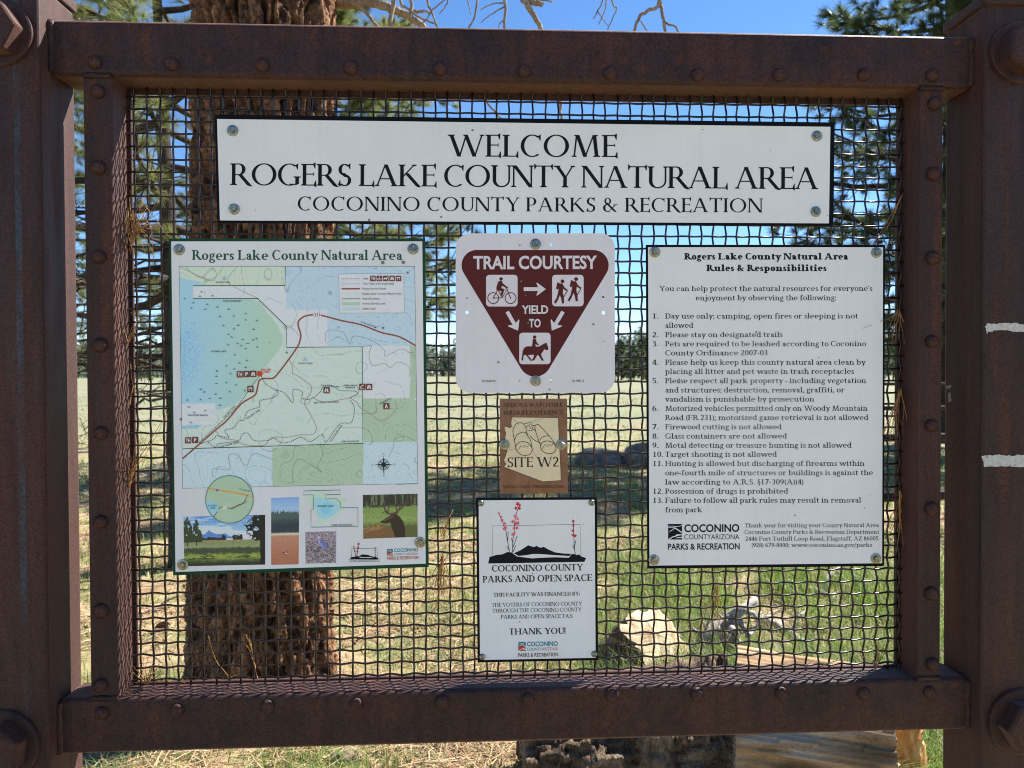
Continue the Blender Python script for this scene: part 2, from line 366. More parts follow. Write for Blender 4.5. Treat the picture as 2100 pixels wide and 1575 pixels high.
        if ch == 'g':
            s.A(.30, X*.68, .22, X*.34, 0, 360, T*.85, t); s.A(.31, -.13, .28, .19, 0, 360, T*.75, t*1.2); s.D(.13, .0, .17, .28, t*1.4); s.Hh(.13, .46, .045, t*1.6); s.Hh(.44, .58, X-.03, t*1.4); return .62
        if ch in 'hnmur':
            if ch == 'u':
                x1 = x0+.40; s.V(x0, .2, X, b='', t='l'); s.V(x1, 0, X, b='r', t='l'); s.A((x0+x1)/2-.0, .22, .20+T/2, .235, 180, 330, T, t); return x1+T/2+m
            s.V(x0, 0, 1.03 if ch == 'h' else X, t='l')
            if ch == 'r': s.A(x0+.20, X*.62, .2+T/2, X*.39, 60, 170, T, t); s.B(x0+.29, X*.86, T*.56); return x0+.38
            x = x0
            for k in range(2 if ch == 'm' else 1):
                x1 = x+.40; s.A((x+x1)/2, X*.66, .20+T/2, X*.345, 0, 165, T, t); s.V(x1, 0, X*.68, t=''); x = x1
            return x+T/2+m
        if ch == 'k': s.V(x0, 0, 1.03, t='l'); s.D(x0+.05, .28, x0+.36, X, t*1.3); s.D(x0+.46, 0, x0+.17, .42, T*1.15); s.slab(x0+.36, X, t, -1); s.slab(x0+.45, 0, T, 1); return x0+.45+T/2+m
        if ch == 's': cx = .25; s.A(cx, X*.735, .18, X*.275, 30, 262, T*.9, t); s.A(cx, X*.265, .20, X*.275, -150, 80, T*.9, t); s.D(cx+.09, X*.40, cx-.09, X*.60, T*1.35); s.arm(cx+.17, X*.95, -.15); s.arm(cx-.13, X*.05, .15); return .50
        if ch == 't': s.V(x0+.02, .14, .86, t='', b=''); s.A(x0+.17, .15, .15+T/2, .165, 180, 300, T, t*1.2); s.Hh(x0-.13, x0+.24, X-t/2); return x0+.30
        if ch in 'vwyxz':
            a = m*.8+T/2; b = a+.42; c = (a+b)/2
            if ch == 'z': s.Hh(.06, .50, X-t/2); s.Hh(.05, .52, t/2); s.D(.10, 0, .46, X, T*1.2); s.arm(.52, t*.3, .15); return .57
            if ch == 'x':
                s.D(b, 0, a, X, T*1.1); s.D(a, 0, b, X, t*1.3)
                for x, y, w_ in ((a, X, T), (b, X, t), (a, 0, t), (b, 0, T)): s.slab(x, y, w_, -1 if y else 1)
                return b+T/2+m*.8
            if ch == 'w':
                q = .215; s.D(a+q, 0, a, X, T*1.05); s.D(a+q, 0, a+2*q, X, t*1.3); s.D(a+3*q, 0, a+2*q, X, T*1.05); s.D(a+3*q, 0, a+4*q, X, t*1.3); s.slab(a, X, T, -1); s.slab(a+4*q, X, t, -1); return a+4*q+m*.8
            s.D(c, 0, a, X, T*1.05); s.slab(a, X, T, -1); s.slab(b, X, t, -1)
            if ch == 'v': s.D(c+.01, 0, b, X, t*1.3)
            else: s.D(c-.11, -.30, b, X, t*1.4); s.B(c-.14, -.26, T*.5)
            return b+m*.8
        if ch in '.,;:!’':
            d = T*.62
            if ch == '’': s.B(.12, .92, d); s.D(.07, .74, .16, .92, t*1.3); return .24
            s.B(.13, d, d)
            if ch in ',;': s.D(.07, -.17, .17, .05, t*1.5)
            if ch in ';:': s.B(.13, X-d, d)
            if ch == '!': s.D(.13, .26, .13, 1, T*.8); s.B(.13, .95, T*.5)
            return .28
        if ch == '-': s.Hh(.05, .33, X*.47, t*1.6); return .38
        if ch == '/': s.D(.05, -.15, .40, 1.05, t*1.5); return .45
        if ch == '(': s.A(.42, .40, .34, .68, 125, 235, T*.8, t); return .32
        if ch == ')': s.A(-.10, .40, .34, .68, -55, 55, T*.8, t); return .32
        if ch == '§': s.A(.27, .82, .16, .2, 20, 270, T*.8, t); s.A(.27, .0, .16, .2, -160, 90, T*.8, t); s.A(.27, .41, .2, .25, 0, 360, T*.8, t); return .52
        if ch == '®': s.A(.3, .6, .3, .3, 0, 360, t, t); return .65
        if ch in '0123456789':
            if ch == '0': s.A(.31, .5, .27, .51, 0, 360)
            if ch == '1': s.V(.31, 0, .99, t='l')
            if ch == '2': s.A(.30, .74, .24, .27, -35, 165, T, t*1.2); s.D(.12, .06, .46, .60, T); s.Hh(.06, .56, t*.8, t*1.7)
            if ch == '3': s.A(.28, .75, .22, .26, -80, 150, T, t); s.A(.28, .26, .25, .28, -150, 85, T, t); s.Hh(.2, .3, .51)
            if ch == '4': s.V(.42, 0, 1, t=''); s.Hh(.03, .58, .30, t*1.3); s.D(.07, .30, .40, 1, t*1.4)
            if ch == '5': s.Hh(.13, .52, .96, t*1.8); s.D(.12, .52, .16, 1, t*1.4); s.A(.28, .31, .26, .32, -150, 130, T, t)
            if ch == '6': s.A(.31, .31, .26, .32, 0, 360, T, t); s.A(.50, .40, .45, .60, 95, 185, T, t)
            if ch == '7': s.Hh(.06, .56, .95, t*2); s.D(.20, 0, .52, .95, T)
            if ch == '8': s.A(.31, .75, .22, .26, 0, 360, T*.9, t); s.A(.31, .26, .26, .275, 0, 360, T, t)
            if ch == '9': s.A(.31, .69, .26, .32, 0, 360, T, t); s.A(.12, .60, .45, .60, -85, 5, T, t)
            return .62
        return .4
    def layout(s, txt, track=.0):
        out = []; x = 0.0
        for i, ch in enumerate(txt):
            po, w = s.get(ch); out += [[(px+x, py) for px, py in q] for q in po]; x += w+track
        return out, x-track
BOOK = Serif(.135, .068, .10, .055, narrowE=.52, xh=.69); BOOKB = Serif(.245, .10, .10, .085, narrowE=.58, xh=.69)
MINION = Serif(.18, .065, .07, .055, narrowE=.46, xh=.64); PALA = Serif(.14, .062, .075, .045, narrowE=.46); PALAB = Serif(.175, .068, .075, .05, narrowE=.48)
SANS = {}
def sans_layout(txt, bold=0.0):
    """plain letters from the font Blender carries inside itself"""
    k = (txt, bold)
    if k not in SANS:
        cu = bpy.data.curves.new('lettering', 'FONT'); cu.body = txt; cu.size = 1; cu.resolution_u = 3; cu.offset = bold
        ob = bpy.data.objects.new('lettering', cu); COL.objects.link(ob)
        me = ob.evaluated_get(bpy.context.evaluated_depsgraph_get()).to_mesh()
        co = np.array([v.co[:] for v in me.vertices]); tr = [tuple(p.vertices) for p in me.polygons]
        polys = [[(co[i][0], co[i][1]) for i in t_] for t_ in tr]
        allx = co[:, 0]; y1 = co[:, 1].max(); capy = y1
        ob.to_mesh_clear(); bpy.data.objects.remove(ob); bpy.data.curves.remove(cu)
        SANS[k] = (polys, allx.min(), allx.max(), capy)
    return SANS[k]
def earclip(q):
    idx = list(range(len(q))); A = sum(q[i-1][0]*q[i][1]-q[i][0]*q[i-1][1] for i in idx); sg = 1 if A > 0 else -1; out = []
    X = lambda a, b, c: ((b[0]-a[0])*(c[1]-a[1])-(b[1]-a[1])*(c[0]-a[0]))*sg
    g = 0
    while len(idx) > 3 and g < 4000:
        g += 1; ok = False
        for k in range(len(idx)):
            i, j, l = idx[k-1], idx[k], idx[(k+1) % len(idx)]; a, b, c = q[i], q[j], q[l]
            if X(a, b, c) <= 1e-12: continue
            if any(X(a, b, q[m_]) > 1e-9 and X(b, c, q[m_]) > 1e-9 and X(c, a, q[m_]) > 1e-9 for m_ in idx if m_ not in (i, j, l)): continue
            out.append((i, j, l)); idx.pop(k); ok = True; break
        if not ok: idx.pop(0)
    if len(idx) == 3: out.append(tuple(idx))
    return out
class Decal:
    """flat printed shapes on an upright face; all shapes are given in pixels of the photograph and land on the plane y = Y"""
    def __init__(s, Y): s.Y = Y; s.V = []; s.F = []; s.M = []; s.mats = []; s.n = 0; s.k = 0; s.tf = lambda x, y: (x, y)
    def mi(s, mt):
        if mt not in s.mats: s.mats.append(mt)
        return s.mats.index(mt)
    def pt(s, x, y, Y): return at(*s.tf(x, y), Y)
    def poly(s, loops, mt, layer=1):
        if not hasattr(loops[0][0], '__len__'): loops = [loops]
        s.k += 1; Y = s.Y - .00012*layer - 2e-6*(s.k % 40)
        fl = [p for l in loops for p in l]
        if len(fl) < 3: return
        if len(loops) == 1 and len(fl) == 3: tr = [(0, 1, 2)]
        elif len(loops) == 1: tr = earclip(fl)
        else: tr = tessellate_polygon([[Vector((a, b, 0)) for a, b in l] for l in loops])
        s.V += [s.pt(a, b, Y) for a, b in fl]
        i = s.mi(mt)
        for t_ in tr:
            a, b, c = [fl[q] for q in t_]
            cr = (b[0]-a[0])*(c[1]-a[1])-(b[1]-a[1])*(c[0]-a[0])
            t_ = tuple(q+s.n for q in t_)
            s.F.append(t_ if cr < 0 else t_[::-1]); s.M.append(i)
        s.n += len(fl)
    def text(s, txt, a, b, cap, mt, font=None, layer=3, bold=0.0, track=0.0, hat=None):
        """baseline from a to b (pixels), capital height cap (pixels)"""
        if font is not None: polys, W = font.layout(txt, track); x0 = font.sl*.5; W -= font.sl; cy = 1.0
        else: polys, x0, x1, cy = sans_layout(txt, bold); W = x1-x0
        a = np.array(a, float); b = np.array(b, float); d = (b-a)/W; L = np.linalg.norm(b-a); n = np.array([d[1], -d[0]])/np.linalg.norm(d)*cap/cy
        for po in polys: s.poly([tuple(a+d*(x-x0)+n*y) for x, y in po], mt, layer)
    def line(s, pts, wd, mt, layer=2, dash=None, closed=False):
        p = np.array(pts, float)
        if closed: p = np.vstack([p, p[:1]])
        if dash:
            sg = np.linalg.norm(np.diff(p, axis=0), axis=1); cum = np.concatenate([[0], np.cumsum(sg)]); q = 0
            f = lambda l: np.array([np.interp(l, cum, p[:, 0]), np.interp(l, cum, p[:, 1])])
            while q < cum[-1]:
                s.line([f(q), f(min(q+dash[0], cum[-1]))], wd, mt, layer); q += dash[0]+dash[1]
            return
        tg = np.gradient(p, axis=0); 
        if closed: tg[0] = tg[-1] = (p[1]-p[-2])
        tg /= np.linalg.norm(tg, axis=1)[:, None]+1e-9; nn = np.stack([-tg[:, 1], tg[:, 0]], 1)*wd/2
        for i in range(len(p)-1): s.poly([tuple(p[i]+nn[i]), tuple(p[i+1]+nn[i+1]), tuple(p[i+1]-nn[i+1]), tuple(p[i]-nn[i])], mt, layer)
    def disc(s, x, y, r, mt, layer=2, n=20, ry=None): s.poly([(x+r*math.cos(i*2*math.pi/n), y+(ry or r)*math.sin(i*2*math.pi/n)) for i in range(n)], mt, layer)
    def ring(s, x, y, r, wd, mt, layer=2, n=32): s.line([(x+r*math.cos(i*2*math.pi/n), y+r*math.sin(i*2*math.pi/n)) for i in range(n)], wd, mt, layer, closed=True)
    def build(s, name, parent):
        V = np.array(s.V); c = V.mean(0)
        me = mesh_np(name, V-c, [np.array(s.F, int)], s.mats, [np.array(s.M, int)])
        return link(name, me, parent, c)
def smooth(pts, n=6):
    p = np.array(pts, float); out = []
    P_ = np.vstack([2*p[0]-p[1], p, 2*p[-1]-p[-2]])
    for i in range(1, len(P_)-2):
        for k in range(n):
            t = k/n; a, b, c, d = P_[i-1], P_[i], P_[i+1], P_[i+2]
            out.append(.5*(2*b+(c-a)*t+(2*a-5*b+4*c-d)*t*t+(3*b-a-3*c+d)*t**3))
    out.append(p[-1]); return [tuple(q) for q in out]
def rrect(x0, y0, x1, y1, r, n=6):
    o = []
    for cx, cy, a in ((x1-r, y0+r, -90), (x1-r, y1-r, 0), (x0+r, y1-r, 90), (x0+r, y0+r, 180)):
        o += [(cx+r*math.cos(R(a+90*i/n)), cy+r*math.sin(R(a+90*i/n))) for i in range(n+1)]
    return o
def hull(circles, n=48):
    pts = sorted((x+r*math.cos(i*2*math.pi/n), y+r*math.sin(i*2*math.pi/n)) for x, y, r in circles for i in range(n))
    def half(pp):
        h = []
        for p in pp:
            while len(h) > 1 and (h[-1][0]-h[-2][0])*(p[1]-h[-2][1])-(h[-1][1]-h[-2][1])*(p[0]-h[-2][0]) <= 0: h.pop()
            h.append(p)
        return h
    return half(pts)[:-1] + half(pts[::-1])[:-1]
def picture(name, quad, nx, ny, fn, Y, parent, label=None):
    """a printed picture: one colour per point, fn(u, v) -> sRGB 0..255"""
    u, v = np.meshgrid(np.linspace(0, 1, nx+1), np.linspace(0, 1, ny+1)); q = np.array(quad, float)
    px = (q[0]*(1-u)[..., None]+q[1]*u[..., None])*(1-v)[..., None] + (q[3]*(1-u)[..., None]+q[2]*u[..., None])*v[..., None]
    V = np.array([at(a, b, Y) for a, b in px.reshape(-1, 2)])
    rgb = np.asarray(fn(u, v), float).reshape(-1, 3)/255
    rgb = np.where(rgb <= .04045, rgb/12.92, ((np.maximum(rgb, 0)+.055)/1.055)**2.4)*1.62
    i = (np.arange(ny)[:, None]*(nx+1)+np.arange(nx)[None]).ravel(); F = np.stack([i, i+nx+1, i+nx+2, i+1], 1)
    c = V.mean(0); me = mesh_np(name, V-c, [F], M_PRINT, cols=np.clip(rgb, 0, .9))
    o = link(name, me, parent, c)
    if label: o['label'] = label
    return o
# ------------------------------------------------------------------ the steel frame with its mesh
def Z(z): return z + H
frame = empty('notice_board_frame', (0.088, 0, 0), 'riveted rusty steel frame on two thick posts, filled with woven wire mesh', 'notice board frame')
XL, XR, ZB, ZT = -.655, .832, -.587, .533
top_rail = box('top_rail', -.7615, .935, -.05, .03, Z(.5355), Z(.6345), M_RUST, frame, .009, 4)
bot_rail = box('bottom_rail', -.7615, .935, -.05, .03, Z(-.688), Z(ZB), M_RUST, frame, .009, 4)
side_a = box('side_rail', -.7055, XL, -.0492, .029, Z(ZB)+.0005, Z(.535), M_SIDE, frame, .004, 3)
side_b = box('side_rail', XR, .8795, -.0492, .029, Z(ZB)+.0005, Z(.535), M_SIDE, frame, .004, 3)
def corner_weld(x0, x1, z, par):
    mb = MB(); xs = np.linspace(x0, x1, 14)
    mb.tube(np.stack([xs, np.full(14, -.0485)+RNG.normal(0, .0008, 14), np.full(14, z)], 1), .0042+RNG.random(14)*.002, 8)
    o = link('weld_bead', mb.mesh('weld_bead', M_RIV, True), par)
for a, b, z, par in ((-.704, -.657, Z(.5345), top_rail), (.833, .878, Z(.5345), top_rail), (-.704, -.657, Z(ZB)+.001, bot_rail), (.833, .878, Z(ZB)+.001, bot_rail)): corner_weld(a, b, z, par)
def end_weld(x, z0, z1, par):
    mb = MB(); zs = np.linspace(z0, z1, 16)
    mb.tube(np.stack([np.full(16, x), np.full(16, -.047)+RNG.normal(0, .001, 16), zs], 1), .006+RNG.random(16)*.003, 8)
    link('weld_bead', mb.mesh('weld_bead', M_RIV, True), par)
for x in (-.7605, .934):
    end_weld(x, Z(.54), Z(.63), top_rail); end_weld(x, Z(-.683), Z(-.592), bot_rail)
# flat bars that clamp the mesh from behind, standing 7 mm into the opening
def rbar(x0, x1, z0, z1): return box('clamp_bar', x0, x1, .0055, .0115, Z(z0), Z(z1), M_RUST, frame, .0012, 1)
rbar(XL-.001, XL+.0075, ZB-.001, ZT+.003); rbar(XR-.0075, XR+.001, ZB-.001, ZT+.003); rbar(XL+.0078, XR-.0078, ZT-.009, ZT+.003); rbar(XL+.0078, XR-.0078, ZB-.001, ZB+.004)
# rivets
rp = [(.0132, 0), (.0130, .002), (.0115, .0052), (.0085, .0078), (.0045, .0092), (.0004, .0096)]
rme = MB().lathe((0, 0, 0), rp, 18).mesh('rivet', M_RIV, True)
def rivet(u, v, par):
    p = at(u, v, -.0498); o = link('rivet', rme, par, p); s = random.uniform(.94, 1.05); o.scale = (s, random.uniform(.9, 1.1), s); o.rotation_euler = (random.uniform(-.06, .06), random.uniform(0, 6.2), random.uniform(-.06, .06))
for u, v in ((195, 128), (352, 132), (538, 134), (719, 139), (902, 142), (1075, 147), (1251, 150), (1430, 154), (1598, 154), (1771, 154), (1911, 155)): rivet(u, v, top_rail)
for u, v in ((209, 1462), (364, 1456), (549, 1448), (731, 1444), (907, 1438), (1083, 1433), (1255, 1426), (1428, 1423), (1601, 1421), (1771, 1422), (1905, 1419)): rivet(u, v, bot_rail)
for u, v in ((201, 188), (202, 344), (204, 527), (206, 708), (207, 888), (207, 1070), (207, 1252), (207, 1405)): rivet(u, v, side_a)
for u, v in ((1915, 213), (1914, 357), (1913, 529), (1911, 700), (1910, 873), (1910, 1043), (1910, 1217), (1912, 1362)): rivet(u, v, side_b)
# posts
def post(x0, x1, ztop, bolts, label, pm):
    p = box('post', x0, x1, -.08, .03, 0.0, Z(ztop), pm, frame, .006, 3); p['label'] = label
    c = box('post_cap', x0-.004, x1+.004, -.0845, .0345, Z(ztop)+.0005, Z(ztop)+.02, M_RUST, p, .003, 2)
    for bx, bz, rot, wr_, hr in bolts:
        mb = MB(); mb.lathe((bx, -.0802, Z(bz)), [(.0, 0), (wr_-.001, 0), (wr_, .001), (wr_, .0065), (wr_-.0025, .0082), (.0, .0082)], 48)
        wsh = link('washer', mb.mesh('washer', M_BOLT, False), p)
        me = bpy.data.meshes.new('bolt'); bm = bmesh.new()
        pr = [(hr, 0), (hr, .0265), (hr-.005, .0295)]; rings = []
        for r, h in pr:
            rings.append([bm.verts.new((r*math.cos(rot+k*math.pi/3), -h, r*math.sin(rot+k*math.pi/3))) for k in range(6)])
        for a, b in zip(rings[:-1], rings[1:]):
            for k in range(6): bm.faces.new((a[k], a[(k+1) % 6], b[(k+1) % 6], b[k]))
        bm.faces.new(rings[-1]); bmesh.ops.recalc_face_normals(bm, faces=bm.faces[:])
        bmesh.ops.bevel(bm, geom=[e for e in bm.edges if len(e.link_faces) == 2], offset=.0015, segments=2, affect='EDGES')
        bm.to_mesh(me); bm.free(); me.materials.append(M_BOLT)
        link('bolt', me, p, (bx, -.0884, Z(bz)))
    return p
post_a = post(-.935, -.7625, .684, [(-.826, .592, R(3), .056, .046), (-.838, -.650, R(20), .062, .049)], 'post with a pale blue scraped streak down its face', M_POSTA)
post_b = post(.936, 1.11, .677, [(1.000, .589, R(28), .056, .046), (1.012, -.657, R(2), .062, .049)], 'post with two ragged strips of white tape', M_POST)
# woven wire mesh
def wires():
    mb = MB(); p = .02325; r = .0019; amp = .0022
    xs = np.arange(XL+.0165, XR-.004, p); zs = np.arange(ZB+.012, ZT-.004, p)
    for i, x in enumerate(xs):
        z = np.arange(ZB-.006, ZT+.010, p/5); ph = np.pi*(z-zs[0])/p + i*np.pi
        jit = RNG.normal(0, .0005)+.0006*np.sin(z*9+i)
        mb.tube(np.stack([x+jit+.0005*np.sin(np.pi*2*(z-zs[0])/p*.5+i*np.pi+1.0), -amp*np.cos(ph), z+H], 1), r, 6, False)
    for j, z in enumerate(zs):
        x = np.arange(XL-.006, XR+.007, p/5); ph = np.pi*(x-xs[0])/p + j*np.pi
        mb.tube(np.stack([x, amp*np.cos(ph), z+H+RNG.normal(0, .0004)+.0006*np.sin(x*8+j)+.0006*np.sin(np.pi*(x-xs[0])/p+j*np.pi+1.0)], 1), r, 6, False)
    return mb.mesh('wire_mesh', M_WIRE, True)
link('wire_mesh', wires(), frame)

# marks on the posts: torn tape and scraped paint
def ragged(pts, jx, n=7):
    o = []
    for (a, b), (c, d) in zip(pts, pts[1:]+pts[:1]):
        for k in range(n): t = k/n; o.append((a+(c-a)*t+random.uniform(-jx, jx), b+(d-b)*t+random.uniform(-jx, jx)))
    return o
M_TAPE, n, b = nmat('white_tape'); n.links.new(ramp(n, noise(n, objco(n), 130, 4, .7), [(.33, (.09, .06, .05)), (.40, (.48, .46, .42)), (.65, (.62, .60, .56))]), b.inputs['Base Color']); b.inputs['Roughness'].default_value = .6
dc = Decal(-.0801); dc.poly(ragged([(2021, 664), (2045, 664), (2068, 662), (2108, 665), (2108, 681), (2070, 678), (2040, 678), (2022, 683)], 1.7, 7), M_TAPE, 2); dc.build('tape_strip', post_b)
dc = Decal(-.0801); dc.poly(ragged([(2013, 934), (2040, 933), (2075, 934), (2108, 931), (2108, 957), (2070, 957), (2020, 957)], 1.5, 7), M_TAPE, 2); dc.build('tape_strip', post_b)
M_SCRAP = plain('tape_residue', (.26, .25, .235), .6, .2, .3, 300)
def scrap(px):          # torn bits of tape left on the side of the right post
    r = [ray(u, v) for u, v in ragged(px, .8, 4)]; V = np.array([CAM+q*(.9357/q[0]) for q in r]); c = V.mean(0)
    link('tape_scrap', mesh_np('tape_scrap', V-c, [np.array(earclip([(p[1], p[2]) for p in V]))], M_SCRAP), post_b, c)
scrap([(1939, 791), (1951, 789), (1950, 795), (1941, 798)]); scrap([(1944, 806), (1949, 804), (1951, 824), (1945, 826)]);
# ------------------------------------------------------------------ the signs
YF = -.0096
def plate(name, quad, mt, parent, th=.0032, Y=YF, bev=.0006, holes=()):
    """flat board with the outline quad (pixels), front face on y = Y, thickness th behind it"""
    loops = [quad]+list(holes); V = []; F = []; cr = 0
    q2 = [Vector((a, b, 0)) for l in loops for a, b in l]; tr = tessellate_polygon([[Vector((a, b, 0)) for a, b in l] for l in loops])
    n = len(q2); fr = [at(a.x, a.y, Y) for a in q2]; V = fr+[p+np.array([0, th, 0]) for p in fr]
    for t in tr:
        a, b, c = [q2[k] for k in t]; s = (b.x-a.x)*(c.y-a.y)-(b.y-a.y)*(c.x-a.x)
        t = t if s < 0 else t[::-1]; F.append(tuple(t)); F.append(tuple(k+n for k in t[::-1]))
    F3 = np.array(F); Q = []; b0 = 0
    for l in loops:
        k = len(l); Q += [(b0+i, b0+(i+1) % k, b0+(i+1) % k+n, b0+i+n) for i in range(k)]; b0 += k
    V = np.array(V); c = V.mean(0); me = mesh_np(name, V-c, [F3, np.array(Q)], mt)
    bm = bmesh.new(); bm.from_mesh(me); bmesh.ops.recalc_face_normals(bm, faces=bm.faces[:]); bm.to_mesh(me); bm.free()
    return link(name, me, parent, c)
def inset(q, l, t, r, b): return [(q[0][0]+l, q[0][1]+t), (q[1][0]-r, q[1][1]+t), (q[2][0]-r, q[2][1]-b), (q[3][0]+l, q[3][1]-b)]
wme = MB().lathe((0, 0, 0), [(.0, 0), (.0102, 0), (.0104, .0006), (.0100, .0016), (.0066, .0022), (.0, .0022)], 24).mesh('washer', M_ZINC, False)
bme = MB().lathe((0, 0, 0), [(.0058, .002), (.0058, .0062), (.0051, .0074), (.0030, .0074), (.0026, .0066), (.0, .0066)], 6, rot=.3).mesh('bolt', M_ZINC, False)
sme = MB().lathe((0, 0, 0), [(.0062, 0), (.0060, .0015), (.0046, .0034), (.0026, .0042), (.0024, .0020), (.0, .0020)], 20).mesh('bolt', M_ZINC, True)
def bolts(par, pts, small=False, Y=YF):
    for u, v in pts:
        p = at(u, v, Y-.0006)
        b = link('bolt', sme if small else bme, par, p); b.rotation_euler = (random.uniform(-.08, .08), random.uniform(0, 1), random.uniform(-.08, .08))
        if not small: wr = link('washer', wme, b, p); wr.rotation_euler = (0, random.uniform(0, 6), 0)
def sign(name, ctr, label): return empty(name, at(*ctr, YF), label, 'sign')
DENT = plain('chipped_spot', (.22, .21, .20), .5, .4, .3, 300); K = ink(18, 19, 24)
def dents(par, pts, Y=YF-.0003):
    for u, v, r in pts:
        link('pellet_dent', MB().lathe((0, 0, 0), [(.0010*r, 0), (.0009*r, .0006), (.0005*r, .0003), (.00002, .0001)], 10).mesh('pellet_dent', DENT, True), par, at(u, v, Y-.0002))

# --- welcome sign
sg = sign('welcome_sign', (1076, 350), 'long white board reading WELCOME with a black edge, across the top of the mesh')
wq = [(440, 235), (1712, 251), (1709, 463), (446, 457)]
plate('backing_panel', wq, M_BLACK, sg); plate('printed_face', inset(wq, 5, 9, 9, 5), M_WHITE, sg, .0004, YF-.0004)
d = Decal(YF-.0004)
d.text('WELCOME', (918, 321), (1266, 322), 45, K, Serif(.135, .050, .065, .032, .05, narrowE=.40)); TRJ = Serif(.135, .050, .065, .032, .05, narrowE=.40)
d.text('ROGERS LAKE COUNTY NATURAL AREA', (472, 379.5), (1678, 388), 44.5, K, TRJ, track=-.045); d.text('COCONINO COUNTY PARKS & RECREATION', (610, 431.5), (1564, 435.5), 28.5, K, TRJ, track=.02)
d.build('lettering', sg); bolts(sg, [(477, 268), (480, 429), (1675, 279), (1673, 434)])
dents(sg, [(757, 451, 2.2), (905, 445, 2), (969, 267, 2.2), (524, 431, .8), (1034, 271, .8), (1441, 266, 1), (1697, 442, 1), (1580, 309, .8)])

# --- rules sign
sg = sign('rules_sign', (1570, 835), 'black edged white board with a long numbered list of rules')
rq = [(1325, 502), (1815, 502), (1813, 1161), (1328, 1166)]
plate('backing_panel', rq, M_BLACK, sg); plate('printed_face', inset(rq, 4, 5, 4, 6), M_WHITE, sg, .0004, YF-.0004)
d = Decal(YF-.0004)
d.text('Rogers Lake County Natural Area', (1403.5, 532.3), (1739, 532.3), 13.2, K, BOOKB); d.text('Rules & Responsibilities', (1449, 556), (1695, 556), 13.2, K, BOOKB)
for t, a, b, y in (('You can help protect the natural resources for everyone’s', 1352.5, 1789, 597), ('enjoyment by observing the following:', 1427, 1715, 616),
        ('Day use only; camping, open fires or sleeping is not', 1364.5, 1759.5, 653.4), ('allowed', 1364.5, 1421.5, 672.6), ('Please stay on designated trails', 1364.5, 1605, 691.6),
        ('Pets are required to be leashed according to Coconino', 1364.5, 1776, 710.3), ('County Ordinance 2007-03', 1364.5, 1574.5, 729), ('Please help us keep this county natural area clean by', 1364.5, 1774.8, 748.2),
        ('placing all litter and pet waste in trash receptacles', 1364.5, 1751.5, 767), ('Please respect all park property - including vegetation', 1364.5, 1776, 786), ('and structures; destruction, removal, graffiti, or', 1364.5, 1731.5, 805),
        ('vandalism is punishable by prosecution', 1364.5, 1669.6, 823.8), ('Motorized vehicles permitted only on Woody Mountain', 1364.5, 1779, 842.8), ('Road (FR 231); motorized game retrieval is not allowed', 1364.5, 1780.5, 861.6),
        ('Firewood cutting is not allowed', 1364.5, 1602.7, 880.6), ('Glass containers are not allowed', 1364.5, 1613.6, 899.6), ('Metal detecting or treasure hunting is not allowed', 1364.5, 1746, 918.5),
        ('Target shooting is not allowed', 1364.5, 1592.8, 937), ('Hunting is allowed but discharging of firearms within', 1364.5, 1772.6, 955.8), ('one-fourth mile of structures or buildings is against the', 1364.5, 1790, 974.8),
        ('law according to A.R.S. §17-309(A)(4)', 1364.5, 1648, 993.8), ('Possession of drugs is prohibited', 1364.5, 1616, 1012.6), ('Failure to follow all park rules may result in removal', 1364.5, 1765.7, 1031.2), ('from park', 1364.5, 1440, 1050.8)):
    d.text(t, (a, y), (b, y-.4), 10.6, K, BOOK)
for i, y in enumerate((653.4, 691.6, 710.3, 748.2, 786, 842.8, 880.6, 899.6, 918.5, 937, 955.8, 1012.6, 1031.2)):
    d.text('%d.' % (i+1), (1338 if i < 9 else 1339, y), (1350.5 if i < 9 else 1360, y), 10.6, K, BOOK)
for t, a, b, y in (('Thank your for visiting your County Natural Area', 1528, 1802, 1081.6), ('Coconino County Parks & Recreation Department', 1527, 1803, 1095.2), ('2446 Fort Tuthill Loop Road, Flagstaff, AZ 86005', 1529, 1801.5, 1108.8), ('(928) 679-8000; www.coconino.az.gov/parks', 1541.5, 1788.7, 1122)):
    d.text(t, (a, y), (b, y-.5), 8.2, K, BOOK)
d.build('lettering', sg)
def logo(par, x0, y0, x1, y1, c1, c2, W, tx, tw, parts):
    """square with mountain ridges, and the name beside it"""
    dd = Decal(YF-.0004); q = lambda a, b: (x0+(x1-x0)*a, y0+(y1-y0)*b)
    dd.poly([q(0, 0), q(1, 0), q(1, .52), q(.82, .40), q(.62, .28), q(.45, .22), q(.3, .36), q(.12, .45), q(0, .60)], c1, 2)
    dd.poly([q(0, .60), q(.12, .50), q(.3, .42), q(.45, .30), q(.6, .36), q(.8, .48), q(1, .60), q(1, .66), q(.62, .66), q(.5, .76), q(.3, .80), q(0, .98)], c2, 2)
    dd.poly([q(.1, 1), q(.35, .86), q(.55, .82), q(.7, .76), q(1, .72), q(1, .82), q(.66, .86), q(.5, .92), q(1, .90), q(1, 1)], c2, 2)
    dd.line([q(0, .14), q(.3, .14), q(.7, .16), q(1, .10)], (y1-y0)*.035, W, 3); dd.line([q(0, .22), q(.35, .22), q(.6, .18)], (y1-y0)*.03, W, 3)
    for t, a, b, cap, mt, bold in parts: dd.text(t, a, b, cap, mt, None, 3, bold)
    return dd.build('county_logo', par)
WI = ink(182, 186, 190)
logo(sg, 1370.2, 1074.6, 1398.7, 1106.5, K, K, WI, 0, 0, [('COCONINO', (1403.4, 1091), (1516.3, 1090.4), 15.8, K, .022), ('COUNTYARIZONA', (1403.4, 1106.2), (1516.3, 1106), 10.4, K, -.004), ('PARKS & RECREATION', (1370, 1127.3), (1517, 1126.5), 12.6, K, .018)])
